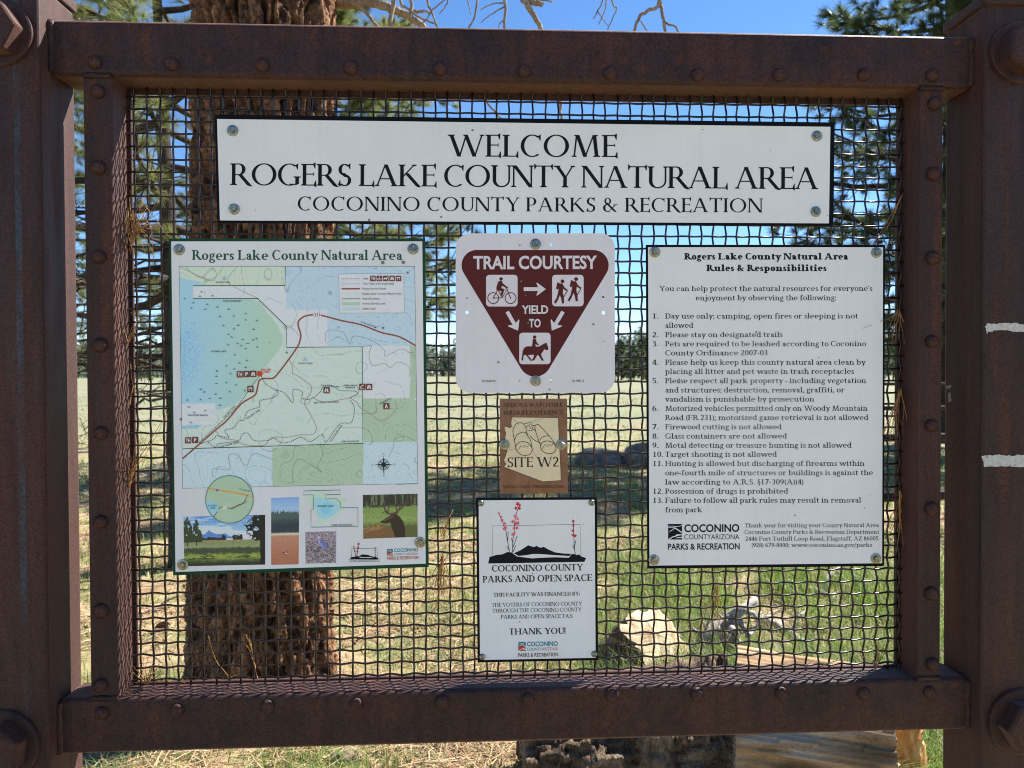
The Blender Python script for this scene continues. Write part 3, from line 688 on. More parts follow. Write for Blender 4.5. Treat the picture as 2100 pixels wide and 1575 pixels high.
bolts(sg, [(1343, 517), (1797, 518), (1341, 1148), (1796, 1145)])
dents(sg, [(1551, 681, 2), (1393, 778, 1.8), (1679, 733, 1), (1630, 1057, 1.6), (1783, 1015, .8), (1470, 652, .7), (1366, 580, .8), (1773, 1042, 1)])

# --- trail courtesy sign
sg = sign('trail_courtesy_sign', (1098, 640), 'white square sign with rounded corners and a brown triangle reading TRAIL COURTESY')
TS = 1031/360.0; c5 = lambda x, y: (920+x/TS, 470+y/TS)
hl = [[(u+r*math.cos(i*math.pi/5), v+r*1.15*math.sin(i*math.pi/5)) for i in range(10)] for u, v, r in ((1129.8, 501.8, 3.0), (957.8, 640.5, 3.2), (1237.5, 641.2, 3.6), (1237.3, 609.6, 2.6), (1129.7, 780.8, 2.8))]
to = rrect(934.5, 478.5, 1261, 805.5, 30, 8)
plate('sign_plate', to, M_WHITE2, sg, .0022, YF, 0, hl)
BR = ink(74, 32, 31); W2 = ink(186, 180, 182)
d = Decal(YF); d.tf = c5
d.poly(hull([(166, 212, 90), (850, 212, 90), (508, 770, 96)]), BR, 1)
for q in ((220, 268, 405, 454), (608, 268, 793, 453), (415, 608, 599, 793)): d.poly(rrect(*q, 20), W2, 2)
def arrow(x0, y0, x1, y1, w_=11, hw=38, hl_=56):
    a = np.array((x0, y0), float); b = np.array((x1, y1), float); t = (b-a)/np.linalg.norm(b-a); n = np.array((-t[1], t[0]))
    h = b-t*hl_; k = h+t*10
    d.poly([tuple(a+n*w_), tuple(k+n*w_), tuple(h+n*hw), tuple(h+t*8+n*(hw-2)), tuple(b), tuple(h+t*8-n*(hw-2)), tuple(h-n*hw), tuple(k-n*w_), tuple(a-n*w_)], W2, 2)
arrow(441, 352, 571, 352); arrow(344, 484, 408, 596); arrow(672, 484, 606, 596)
d.text('TRAIL COURTESY', (145, 233), (872, 231), 77, W2, None, 2, .028); d.text('YIELD', (430, 496), (585, 495), 48, W2, None, 2, .028); d.text('TO', (472, 575), (541, 575), 49, W2, None, 2, .03)
d.text('ROCKART®', (197, 898), (275, 898), 13, K, None, 2, .01); d.text('10-198-12', (725, 897), (797, 897), 13, K, None, 2, .01)
d.build('printed_triangle', sg)
d = Decal(YF-.0003); d.tf = c5
for cx in (262, 364):
    d.ring(cx, 405, 32, 5, BR, 2); d.disc(cx, 405, 4, BR, 2, 10)
for l in ([(262, 405), (288, 357), (340, 357), (315, 403), (262, 405)], [(340, 345), (364, 405)], [(288, 350), (316, 404)], [(334, 344), (350, 343)]): d.line(l, 5, BR, 3)
d.disc(308, 292, 10, BR, 3); d.poly([(296, 304), (312, 304), (320, 320), (344, 339), (340, 346), (314, 332), (309, 346), (326, 352), (322, 374), (314, 394), (305, 394), (311, 364), (281, 357), (281, 340), (288, 318)], BR, 4)
d.build('pictogram', sg); d = Decal(YF-.0003); d.tf = c5
for dx, dy in ((0, 0), (80, -13)):
    f = lambda *p: [(x+dx, y+dy) for x, y in p]
    d.disc(669+dx, 306+dy, 11, BR, 3); d.poly(f((631, 350), (639, 312), (651, 316), (644, 354)), BR, 3)
    d.poly(f((650, 319), (668, 319), (680, 342), (700, 357), (696, 365), (673, 350), (670, 370), (676, 398), (679, 435), (667, 437), (661, 405), (653, 387), (645, 410), (630, 437), (619, 431), (636, 400), (645, 362)), BR, 4); d.line(f((698, 362), (668, 412)), 4, BR, 5)
d.build('pictogram', sg); d = Decal(YF-.0003); d.tf = c5
d.disc(505, 634, 10, BR, 3); d.poly([(495, 645), (513, 646), (517, 664), (530, 678), (525, 684), (510, 674), (512, 694), (490, 694)], BR, 4)
for po in ([(434, 742), (436, 714), (444, 697), (460, 688), (492, 688), (530, 690), (546, 684), (556, 706), (545, 728), (526, 740), (500, 737), (470, 739), (450, 738)], [(528, 691), (546, 681), (560, 673), (563, 703), (552, 722), (540, 735)], [(558, 675), (573, 666), (577, 672), (586, 697), (585, 708), (573, 711), (561, 704)],
        [(436, 712), (446, 722), (440, 748), (437, 772), (427, 770), (432, 745)], [(448, 735), (470, 732), (468, 745), (480, 757), (491, 772), (481, 774), (467, 754), (456, 742)], [(500, 734), (524, 734), (516, 748), (506, 766), (497, 773), (489, 769), (502, 748)], [(524, 735), (543, 728), (547, 750), (560, 770), (549, 774), (536, 754)]): d.poly(po, BR, 4)
d.build('pictogram', sg)
bolts(sg, [(1098, 500.7), (1098.4, 780.8)], Y=YF+.0004)
dents(sg, [(1217, 665, 2), (1022, 743, 2), (1127, 799, 1.6), (1083, 662, 1.7), (1069, 577, 1.8), (1078, 606, 1.6), (1066, 503, 1.5), (958, 611, 1.5), (1066, 781, 1.3), (1239, 700, 1)], YF-.0003)

# --- wildlife plaque
sg = sign('wildlife_plaque', (1094, 915), 'small worn brown plaque with binoculars and the words SITE W2')
PS = 1989/480.0; c6 = lambda x, y: (860+x/PS, 640+y/PS)
mt, n, b = nmat('worn_brown_plaque'); co = objco(n); f1 = noise(n, co, 26, 6, .65); f2 = noise(n, co, 140, 4, .6)
cc = mix(n, ramp(n, f1, [(.42, (0, 0, 0)), (.62, (1, 1, 1))]), S(104, 62, 38, 1.35), S(116, 76, 60, 1.4)); n.links.new(mix(n, ramp(n, f2, [(.62, (0, 0, 0)), (.75, (.55, .55, .55))]), cc, S(160, 120, 92, 1.5)), b.inputs['Base Color']); b.inputs['Roughness'].default_value = .24; b.inputs['Specular IOR Level'].default_value = .65
M_PLQ = mt; TAN = plain('tan_print', S(190, 175, 142, 1.55)[:3], .35, .45, .06, 40); DK = ink(38, 28, 24)
plate('plaque_plate', [(1024.8, 817.5), (1163, 817.5), (1164.6, 1011.5), (1025.8, 1012.5)], M_PLQ, sg, .0028)
d = Decal(YF); d.tf = c6
az = [(787, 893), (1178, 897), (1187, 1060), (1200, 1300), (1204, 1430), (1050, 1442), (925, 1395), (720, 1318), (735, 1290), (718, 1260), (730, 1225), (745, 1180), (735, 1130), (728, 1065), (735, 1030), (722, 990), (725, 970), (750, 975), (765, 985), (785, 975), (778, 950)]
d.poly(az, TAN, 1); d.line(az, 4, DK, 2, closed=True)
d.text('ARIZONA WATCHABLE', (712, 806), (1216, 803), 34, DK, TRJ); d.text('WILDLIFE EXPERIENCE', (712, 873), (1222, 870), 34, DK, TRJ); d.text('SITE W2', (748, 1318), (1186, 1312), 82, DK, TRJ); d.text('WWW.AZWATCHWILDLIFE.COM', (712, 1498), (1225, 1494), 24, DK, TRJ, track=-.02)
for pl in ([(740, 800), (790, 900), (850, 960)], [(940, 1130), (1000, 1240), (1040, 1330)], [(925, 1400), (935, 1540)], [(720, 1180), (820, 1160)], [(960, 930), (1060, 900)]): d.line(smooth(pl), 1.6, DK, 2)
d.build('lettering', sg)
d = Decal(YF-.0002); d.tf = c6
for cx, cy, rx, ry in ((890, 1160, 70, 58), (1096, 1150, 66, 54)):
    d.line([(cx+rx*math.cos(k*.2618), cy+ry*math.sin(k*.2618)+.12*rx*math.cos(k*.2618)) for k in range(24)], 5, DK, 3, closed=True)
    d.line([(cx-52, cy+10), (cx-22, cy-28), (cx-8, cy-5), (cx+8, cy-28), (cx+22, cy-12), (cx+40, cy-30)], 3.5, DK, 3)
for pl in ([(823, 1175), (808, 1090), (795, 1010), (815, 960), (850, 940), (885, 952), (905, 985)], [(958, 1140), (940, 1080), (915, 1040), (905, 985)], [(808, 1090), (830, 1045), (880, 1020), (925, 1040)], [(1032, 1140), (1010, 1080), (985, 1000), (985, 965), (1010, 955), (1040, 985)], [(1160, 1130), (1110, 1060), (1040, 985)],
        [(1020, 1090), (1050, 1060), (1100, 1050)], [(905, 985), (930, 960), (985, 965)], [(885, 952), (930, 940), (960, 945)], [(920, 1000), (945, 1010), (975, 995), (985, 1010)], [(930, 970), (950, 995)], [(955, 965), (965, 995)], [(940, 1050), (980, 1090), (1030, 1110)]): d.line(smooth(pl, 4), 4.5, DK, 3)
d.build('binocular_drawing', sg)
bolts(sg, [(1034.6, 912), (1151.4, 911.5)])

# --- financing sign
sg = sign('funding_sign', (1101, 1190), 'small white sign with red flowers over a black mountain, ending THANK YOU')
QS = 1192/280.0; c7 = lambda x, y: (960+x/QS, 1000+y/QS)
fq = [(976.5, 1021), (1224.5, 1019.8), (1226.5, 1354), (979.5, 1358.5)]
plate('backing_panel', fq, M_BLACK, sg); plate('printed_face', inset(fq, 5, 5, 5, 5), M_WHITE, sg, .0004, YF-.0004)
d = Decal(YF-.0004); d.tf = c7
for t, a, b, y0, y1, cap, fo in (('COCONINO COUNTY', 208, 1000, 734, 722, 55, PALAB), ('PARKS AND OPEN SPACE', 128, 1082, 829, 814, 57, PALAB), ('THIS FACILITY WAS FINANCED BY:', 222, 975, 953, 942, 33, PALAB), ('THE VOTERS OF COCONINO COUNTY', 207, 992, 1041, 1029, 33, PALA),
        ('THROUGH THE COCONINO COUNTY', 213, 988, 1092, 1080, 33, PALA), ('PARKS AND OPEN SPACE TAX', 288, 915, 1145, 1137, 33, PALA), ('THANK YOU!', 360, 852, 1284, 1276, 53, PALAB)): d.text(t, (a, y0), (b, y1), cap, K, fo)
d.build('lettering', sg)
d = Decal(YF-.0004); d.tf = c7
d.poly([(175, 663), (187, 605), (250, 587), (300, 582), (345, 562), (378, 565), (392, 575), (425, 600), (470, 607), (560, 618), (650, 612), (760, 608), (880, 612), (905, 580), (925, 580), (955, 590), (968, 582), (985, 600), (1030, 615), (1015, 648)], K, 1)
d.poly([(400, 573), (460, 545), (525, 503), (550, 512), (575, 520), (597, 507), (615, 520), (640, 524), (660, 516), (700, 540), (760, 565), (830, 575), (900, 578), (885, 597), (760, 590), (620, 579), (560, 580), (520, 588), (440, 597)], K, 1)
d.line([(215, 590), (213, 335), (980, 320), (985, 598)], 3, K, 1)
for pl in ([(362, 560), (345, 470), (330, 378)], [(345, 470), (350, 385)], [(360, 550), (338, 515)], [(388, 570), (390, 470), (396, 420)], [(392, 520), (430, 420)], [(390, 480), (378, 440)], [(392, 560), (418, 505)], [(432, 190), (410, 280), (400, 420)], [(270, 225), (300, 300), (330, 378)], [(935, 582), (925, 480), (918, 280)], [(925, 530), (940, 460)], [(928, 540), (912, 505)]): d.line(smooth(pl, 4), 5, K, 2)
RD = ink(170, 40, 48); RD2 = ink(196, 88, 96)
for x, y, r, c in ((268, 224, 13, RD2), (290, 255, 11, RD2), (296, 285, 15, RD2), (318, 315, 17, RD2), (315, 358, 17, RD2), (330, 350, 15, RD2), (433, 143, 20, RD), (447, 180, 18, RD), (418, 180, 17, RD), (450, 155, 14, RD), (412, 252, 18, RD2), (432, 272, 14, RD2), (390, 297, 18, RD2), (432, 310, 21, RD2), (412, 318, 13, RD), (400, 355, 15, RD2), (425, 352, 17, RD2), (392, 410, 19, RD2), (405, 398, 13, RD2), (918, 295, 14, RD), (919, 330, 12, RD), (914, 376, 14, RD), (913, 415, 13, RD), (934, 421, 17, RD)):
    a0 = random.random()*6; d.poly([(x+r*(1.15 if k % 2 else .55)*math.cos(a0+k*math.pi/5), y+r*(1.15 if k % 2 else .55)*math.sin(a0+k*math.pi/5)) for k in range(10)], c, 3)
d.build('mountain_emblem', sg)
def c7p(a, b): return c7(a, b)
TEAL = ink(0, 104, 116); RUSTI = ink(150, 62, 44); BRN = ink(72, 44, 40)
a = c7(438, 1347); b = c7(503, 1426)
logo(sg, a[0], a[1], b[0], b[1], TEAL, RUSTI, WI, 0, 0, [('COCONINO', c7(515, 1385), c7(783, 1381), 40/QS, TEAL, .02), ('COUNTY', c7(515, 1424), c7(642, 1422), 26/QS, TEAL, -.004), ('ARIZONA', c7(646, 1422), c7(783, 1420), 26/QS, RUSTI, -.004), ('PARKS & RECREATION', c7(437, 1478), c7(787, 1472), 32/QS, BRN, .014)])
bolts(sg, [(986.3, 1032), (1213.2, 1030.8), (988.7, 1347), (1218.9, 1341)], True)
dents(sg, [(1197, 1075, 1), (1092, 1176, 1.2), (1066, 1275, 1)])
# ------------------------------------------------------------------ map sign
def pip(x, y, poly):
    c = np.zeros(x.shape, bool); p = list(poly)
    for (x0, y0), (x1, y1) in zip(p, p[1:]+p[:1]):
        k = ((y0 > y) != (y1 > y)) & (x < (x1-x0)*(y-y0)/((y1-y0) or 1e-9)+x0); c ^= k
    return c
sg = sign('map_sign', (612, 835), 'large green edged white board with a coloured trail map and photographs')
mq = [(346, 489), (872, 489), (879, 1163), (355, 1180)]
plate('backing_panel', mq, M_GREEN, sg); plate('printed_face', inset(mq, 5, 6, 6, 7), M_WHITE, sg, .0004, YF-.0004)
m3 = lambda x, y: (340+x/3.889, 480+y/3.889); m4 = lambda x, y: (340+x/3.818, 820+y/3.818)
A3 = lambda *p: [m3(*q) for q in p]; A4 = lambda *p: [m4(*q) for q in p]
MQ = [(367.5, 546.3), (850.4, 546.3), (856.8, 991.6), (374.6, 1001.5)]
YM = YF-.0005
def qpx(u, v, q):
    q = np.array(q, float)
    return [(q[0, k]*(1-u)+q[1, k]*u)*(1-v)+(q[3, k]*(1-u)+q[2, k]*u)*v for k in (0, 1)]
def blend(c, mask, col): 
    m_ = np.asarray(mask, float)[..., None]; return c*(1-m_)+np.array(col, float)*m_
def mapfn(u, v):
    x, y = qpx(u, v, MQ); c = np.zeros(x.shape+(3,))+np.array((203, 208, 202.))
    GR = (160, 178, 150); PK = (186, 204, 186); BL = (172, 190, 212)
    c = blend(c, pip(x, y, A3((60, 250), (953, 250), (953, 410), (215, 412), (60, 330))), (186, 199, 176))
    park = A3((215, 412), (953, 410), (953, 412), (215, 515), (735, 514), (960, 735), (963, 905), (1568, 900))+A4((1543, 340), (100, 388))+A3((100, 520), (215, 515))
    c = blend(c, pip(x, y, A3((100, 410), (215, 412), (218, 515), (735, 514), (960, 735), (963, 905), (1568, 900))+A4((1543, 340), (100, 388))), PK)
    c = blend(c, pip(x, y, A3((957, 250), (1990, 250), (1990, 893), (1290, 893), (1285, 605), (957, 600))), BL)
    c = blend(c, pip(x, y, A3((1948, 893), (2000, 893), (2000, 1305), (1960, 1305))+A4((1965, 0), (1972, 330), (1546, 336), (1543, 0))+A3((1568, 1310), (1948, 1305))), GR)
    c = blend(c, pip(x, y, A4((100, 390), (833, 372), (833, 690), (100, 700))), (178, 196, 212)); c = blend(c, pip(x, y, A4((833, 372), (1546, 336), (1548, 660), (833, 690))), GR); c = blend(c, pip(x, y, A4((1546, 336), (1990, 328), (1990, 660), (1546, 665))), (178, 196, 212))
    lake = smooth(A3((60, 320), (115, 345), (215, 372), (318, 402), (330, 515), (690, 520), (800, 620), (890, 730), (932, 840), (905, 920), (800, 1050), (735, 1150), (600, 1320), (430, 1400), (60, 1480)), 3)
    lu = np.clip((x-370)/185, 0, 1); lk = (np.array((148, 186, 204))*(1-lu)[..., None]+np.array((162, 186, 162))*lu[..., None])
    st = (_h((x*3).astype(int), (y*3).astype(int), 7) < np.clip(.5-((x-365)**2/60**2+(y-720)**2/90**2)*.5, 0, .5))
    lk = blend(lk, st, (124, 168, 202)); inl = pip(x, y, lake); c = np.where(inl[..., None], lk, c)
    c = blend(c, pip(x, y, A3((216, 412), (953, 412), (953, 480), (735, 514), (218, 515))) & ~pip(x, y, A3((400, 412), (960, 412), (960, 514))), (200, 208, 200))
    c = blend(c, pip(x, y, A4((100, 30), (387, 30), (387, 195), (100, 200))), (196, 206, 200)); c = blend(c, pip(x, y, A4((100, 202), (290, 196), (230, 225), (100, 228))), (140, 180, 190))
    nz = fbm(x/75, y/75, 3.3, 2)*26; ln = np.abs(nz-np.round(nz)) < .09; big = np.abs(nz/4-np.round(nz/4)) < .022
    c = np.where((ln & ~inl)[..., None], c*.95, c); c = np.where((big & ~inl)[..., None], c*.88, c)
    return c
picture('map_picture', MQ, 260, 240, mapfn, YM, sg)
DG = ink(40, 84, 66); GK = ink(34, 40, 42); RED = ink(132, 74, 58); TRK = ink(160, 138, 122); ICO = ink(104, 58, 46); CRM = ink(214, 210, 202); GY = ink(110, 124, 120); WHT = ink(196, 200, 206); CRED = ink(190, 40, 34)
d = Decal(YM)
d.line(MQ, .9, GK, 1, closed=True)
d.line(A3((952, 258), (953, 410), (216, 412), (218, 515), (733, 515), (960, 735), (963, 904), (1567, 899))+A4((1543, 340), (131, 384)), 1.7, DG, 2)
road = smooth(A3((1992, 890), (1860, 818), (1720, 786), (1560, 724), (1400, 690), (1240, 648), (1180, 643), (1110, 655), (1062, 690), (1056, 730), (1076, 800), (1070, 850), (1040, 915), (950, 1040), (870, 1140), (830, 1153), (780, 1152), (748, 1165), (736, 1200), (720, 1270), (690, 1300), (600, 1355))+A4((480, 160), (390, 235), (265, 345), (132, 460)), 3)
d.line(road, 3.0, RED, 3)
for pl in (A3((985, 1000), (1010, 1060), (1010, 1110), (1060, 1135), (1120, 1180), (1160, 1215), (1155, 1270), (1115, 1320))+A4((1090, 40), (1140, 130), (1180, 220), (1150, 270), (1050, 275), (950, 293), (830, 295), (780, 350), (690, 360), (600, 345), (540, 315), (440, 300), (390, 240)), A3((1165, 1300), (1220, 1330), (1300, 1338), (1440, 1312), (1480, 1312), (1530, 1350))+A4((1520, 60), (1600, 110), (1660, 155), (1720, 155), (1780, 110), (1810, 50), (1790, 10)), A3((1460, 1310), (1535, 1270), (1530, 1220))): d.line(smooth(pl, 4), 1.5, TRK, 2)
for pl in (A3((740, 1140), (660, 1250), (590, 1350))+A4((480, 130), (260, 335)), A3((760, 1130), (800, 1200), (880, 1245), (895, 1280), (840, 1310), (760, 1325), (745, 1350))+A4((735, 55), (640, 90), (610, 160), (570, 165), (530, 220), (460, 240), (495, 300), (400, 280), (370, 310), (270, 345)), A4((330, 330), (390, 375), (410, 345), (570, 320), (590, 280), (640, 258), (690, 318), (800, 318), (850, 300), (900, 335), (970, 330), (1060, 292), (1130, 330), (1225, 270), (1250, 335), (1300, 270), (1370, 185), (1450, 180), (1475, 100), (1470, 40), (1440, 0)),
        A3((880, 1245), (950, 1270), (1015, 1350), (1015, 1240), (1090, 1260), (1085, 1310), (1160, 1315), (1230, 1260), (1260, 1215), (1320, 1205), (1385, 1248), (1500, 1252), (1530, 1275), (1470, 1305))): d.line(smooth(pl, 3), 1.25, GK, 4, dash=(2.6, 1.5))
for pl in (A3((110, 262), (330, 365), (380, 370), (400, 345), (460, 262)), A3((570, 262), (510, 330), (500, 390), (620, 460), (740, 515)), A3((1270, 860), (1280, 780), (1330, 765), (1420, 790), (1465, 880), (1490, 820), (1560, 820), (1680, 870), (1745, 930), (1750, 975), (1840, 930), (1900, 920), (1990, 980)), A3((1570, 900), (1640, 890), (1620, 960), (1650, 1050), (1740, 1030), (1790, 1065), (1850, 1020), (1940, 1060), (1945, 1140)),
        A4((370, 610), (372, 540), (500, 545), (490, 440), (560, 430), (628, 520), (690, 420), (840, 470)), A4((995, 660), (1000, 520), (1060, 465), (1220, 568), (1185, 520), (1225, 440), (1230, 350)), A4((1745, 450), (1780, 370), (1800, 300), (1880, 290), (1958, 328))): d.line(smooth(pl, 4), .8, GY, 2)
mk = GK
for x, y in ((285, 460), (272, 495), (372, 492), (150, 515), (219, 548), (203, 590), (330, 560), (314, 600), (412, 582), (502, 600), (432, 658), (542, 652), (638, 634), (638, 684), (726, 690), (460, 730), (578, 727), (542, 755), (700, 760), (500, 800), (526, 821), (615, 841), (724, 834), (497, 883), (572, 873), (655, 871), (600, 890), (638, 913), (730, 900), (550, 963), (647, 1008), (586, 1027), (484, 1051), (545, 1075), (637, 1063), (404, 1135), (515, 1113), (402, 1191), (484, 1185), (560, 1203), (279, 1238), (307, 1259), (398, 1277), (510, 1257), (172, 1323), (276, 1321), (350, 1311), (433, 1309)):
    x, y = m3(x, y); d.poly([(x-4, y+1.2), (x-1.2, y-.4), (x, y-2.4), (x+1.2, y-.4), (x+4, y+1.2)], ink(84, 112, 106), 3)
for x, y in ((180, 55), (308, 84), (222, 100), (424, 42), (196, 178)):
    x, y = m4(x, y); d.poly([(x-4, y+1.2), (x-1.2, y-.4), (x, y-2.4), (x+1.2, y-.4), (x+4, y+1.2)], ink(84, 112, 106), 3)
def t3(t, x0, y0, x1, y1, cap=3.3, mt=GK, bold=.006, layer=6): d.text(t, m3(x0, y0), m3(x1, y1), cap, mt, None, layer, bold)
def t4(t, x0, y0, x1, y1, cap=3.3, mt=GK, bold=.006): d.text(t, m4(x0, y0), m4(x1, y1), cap, mt, None, 6, bold)
t3('VALDEZ TANK', 398, 391, 513, 391); t3('PARK BOUNDARY', 458, 540, 606, 540); t3('ROGERS LAKE', 364, 942, 480, 942); t3('WOODY TANK', 1057, 1038, 1173, 1038); t3('YOU ARE', 757, 1090, 838, 1088, 3.6, CRED, .02); t3('HERE', 778, 1108, 826, 1107, 3.4, CRED, .02)
t3('TO FLAGSTAFF', 1552, 706, 1662, 744, 3.2); t3('GOLD DIGGER TRAIL', 1236, 1212, 1385, 1226, 3.2); t3('ASPEN GROVE', 1416, 1214, 1527, 1214); t3('RAMADA', 1436, 1231, 1510, 1231); t3('WOODY MTN', 1706, 1362, 1798, 1316, 3.2)
p = A3((1668, 737), (1684, 747), (1664, 750)); d.poly(p, GK, 6)
t4('FRONTIERE RANCH', 172, 127, 327, 127); t4('TWO-SPOT TRAIL', 458, 146, 545, 48); t4('TWO-SPOT TRAIL', 632, 156, 742, 82); t4('FIRE TOWER TWO TRACK', 1160, 30, 1358, 22); t4('GOLD DIGGER TRAIL', 413, 376, 572, 338); t4('GOLD DIGGER TRAIL', 1292, 330, 1384, 202); t4('PARK BOUNDARY', 1376, 334, 1516, 330); t4('Created by Sam Coconino Parks', 1800, 665, 1970, 660, 1.6)
def icon(x, y, w, kind, f=m3):
    a = f(x-w/2, y-w/2); b = f(x+w/2, y+w/2); d.poly(rrect(a[0], a[1], b[0], b[1], 1.2, 3), ICO, 9); c_ = ((a[0]+b[0])/2, (a[1]+b[1])/2); s_ = b[0]-a[0]
    if kind in ('TH', 'P'): d.text(kind, (c_[0]-s_*(.36 if kind == 'TH' else .2), c_[1]+s_*.28), (c_[0]+s_*(.36 if kind == 'TH' else .24), c_[1]+s_*.28), s_*.58, CRM, None, 11, .03)
    elif kind == 'b':
        for k in (-1, 1): d.poly([(c_[0]+k*s_*.06, c_[1]-s_*.3), (c_[0]+k*s_*.2, c_[1]-s_*.3), (c_[0]+k*s_*.34, c_[1]+s_*.3), (c_[0]+k*s_*.08, c_[1]+s_*.3)], CRM, 11)
        d.poly([(c_[0]-s_*.1, c_[1]-s_*.1), (c_[0]+s_*.1, c_[1]-s_*.1), (c_[0]+s_*.1, c_[1]+s_*.08), (c_[0]-s_*.1, c_[1]+s_*.08)], CRM, 11)
    elif kind == 'n': d.line([(c_[0]-s_*.3, c_[1]-s_*.18), (c_[0]+s_*.3, c_[1]-s_*.18)], s_*.16, CRM, 11); d.line([(c_[0]-s_*.22, c_[1]-s_*.2), (c_[0]-s_*.22, c_[1]+s_*.3)], s_*.1, CRM, 11); d.line([(c_[0]+s_*.22, c_[1]-s_*.2), (c_[0]+s_*.22, c_[1]+s_*.3)], s_*.1, CRM, 11)
    elif kind == 'c': d.ring(c_[0]-s_*.2, c_[1]+s_*.15, s_*.15, s_*.07, CRM, 11, 10); d.ring(c_[0]+s_*.2, c_[1]+s_*.15, s_*.15, s_*.07, CRM, 11, 10); d.line([(c_[0]-s_*.15, c_[1]+s_*.1), (c_[0], c_[1]-s_*.1), (c_[0]+s_*.2, c_[1]+s_*.1)], s_*.09, CRM, 11); d.disc(c_[0]+s_*.02, c_[1]-s_*.3, s_*.09, CRM, 11, 8)
    elif kind == 'h': d.poly([(c_[0]-s_*.36, c_[1]), (c_[0]-s_*.3, c_[1]-s_*.12), (c_[0]+s_*.12, c_[1]-s_*.12), (c_[0]+s_*.26, c_[1]-s_*.32), (c_[0]+s_*.38, c_[1]-s_*.16), (c_[0]+s_*.2, c_[1]+s_*.06), (c_[0]+s_*.32, c_[1]+s_*.34), (c_[0]+s_*.2, c_[1]+s_*.34), (c_[0]+s_*.08, c_[1]+s_*.1), (c_[0]-s_*.2, c_[1]+s_*.1), (c_[0]-s_*.26, c_[1]+s_*.34), (c_[0]-s_*.36, c_[1]+s_*.3)], CRM, 11)
    elif kind == 'r': d.line([(c_[0]-s_*.36, c_[1]+s_*.05), (c_[0]+s_*.2, c_[1]-s_*.32)], s_*.13, CRM, 11); d.line([(c_[0]-s_*.28, c_[1]+s_*.3), (c_[0]+s_*.32, c_[1]+s_*.3)], s_*.1, CRM, 11); d.line([(c_[0]-s_*.25, c_[1]), (c_[0]-s_*.25, c_[1]+s_*.3)], s_*.09, CRM, 11)
    elif kind == 't': d.poly([(c_[0]-s_*.1, c_[1]-s_*.3), (c_[0]+s_*.1, c_[1]-s_*.3), (c_[0]+s_*.24, c_[1]+s_*.34), (c_[0]+s_*.1, c_[1]+s_*.34), (c_[0], c_[1]), (c_[0]-s_*.1, c_[1]+s_*.34), (c_[0]-s_*.24, c_[1]+s_*.34)], CRM, 11)
for x, y, k in ((590, 1119, 'TH'), (644, 1117, 'P'), (697, 1115, 'b'), (675, 1237, 'n'), (1282, 1246, 'b'), (1567, 1219, 'r'), (1621, 1219, 'b')): icon(x, y, 50, k)
icon(1727, 50, 48, 't', m4); icon(174, 317, 48, 'TH', m4); icon(229, 315, 48, 'P', m4)
x, y = m3(749, 1114); d.disc(x, y, 5.8, ink(180, 84, 50), 5); d.ring(x, y, 5.4, 1, CRED, 6, 20); d.line([(x-3, y-3), (x+3, y+3)], 1.5, CRED, 6); d.line([(x-3, y+3), (x+3, y-3)], 1.5, CRED, 6)
p = A3((1176, 631), (1236, 629), (1236, 661), (1176, 661)); d.poly(p, CRM, 5); d.text('231', m3(1184, 656), m3(1229, 655), 5.8, ICO, None, 7, .01)
for x, y in (m3(466, 352), m3(1112, 1000)): d.poly([(x-3.5, y+3), (x-2, y-1), (x, y-4), (x+2, y-1), (x+3.6, y+3)], ink(150, 184, 204), 4); d.line([(x-3.5, y+3), (x-2, y-1), (x, y-4), (x+2, y-1), (x+3.6, y+3)], .6, ink(80, 100, 130), 5, closed=True)
# legend box
lg = A3((1380, 318), (1896, 316), (1902, 628), (1386, 630)); d.poly(lg, WHT, 5); d.line(lg, .7, GY, 6, closed=True)
d.line(A3((1400, 358), (1548, 357)), 1.1, GK, 7, dash=(2.4, 1.5)); d.line(A3((1402, 398), (1548, 397)), 1.0, TRK, 7); d.line(A3((1402, 437), (1550, 436)), 3, RED, 7); d.line(A3((1404, 477), (1552, 476)), 6.4, ink(188, 198, 186), 7); d.line(A3((1404, 517), (1552, 516)), 1.4, DG, 7); d.line(A3((1404, 557), (1552, 556)), 6.4, ink(162, 180, 152), 7); d.line(A3((1404, 597), (1552, 596)), 6.4, ink(170, 188, 210), 7)
for t, x1, y in (('Trails', 1615, 363), ('Two Track (non-motorized)', 1820, 403), ('Forest Service Roads', 1757, 443), ('Rogers Lake County Natural Area', 1881, 483), ('Park Boundary', 1708, 523), ('Forest Service Land', 1750, 562), ('State Land', 1671, 602)): t3(t, 1569, y, x1, y-1, 3.8, GK, .004, 8)
for x, k in ((1652, 'TH'), (1703, 'c'), (1754, 'h'), (1805, 'b'), (1856, 'n')): icon(x, 354, 45, k)
# compass
cx, cy = m4(1706, 508)
d.ring(cx, cy, 11.2, 1, GK, 3, 28); d.ring(cx, cy, 8.6, .6, GK, 3, 24); d.disc(cx, cy, 2.4, GK, 5, 12)
for k in range(8):
    a = k*math.pi/4; L = 20 if k % 2 == 0 else 11; d.poly([(cx+L*math.sin(a), cy-L*math.cos(a)), (cx+2.6*math.sin(a+.8), cy-2.6*math.cos(a+.8)), (cx, cy), (cx+2.6*math.sin(a-.8), cy-2.6*math.cos(a-.8))], GK, 4)
for t, x, y in (('N', 1706, 430), ('S', 1706, 598), ('W', 1620, 515), ('E', 1791, 511)): d.text(t, m4(x-6, y), m4(x+6, y), 3, GK, PALAB, 6)
d.build('map_symbols', sg)
d = Decal(YF-.0004); d.text('Rogers Lake County Natural Area', (394, 532.8), (824.5, 533), 20, ink(34, 74, 56), MINION); d.build('title_lettering', sg)
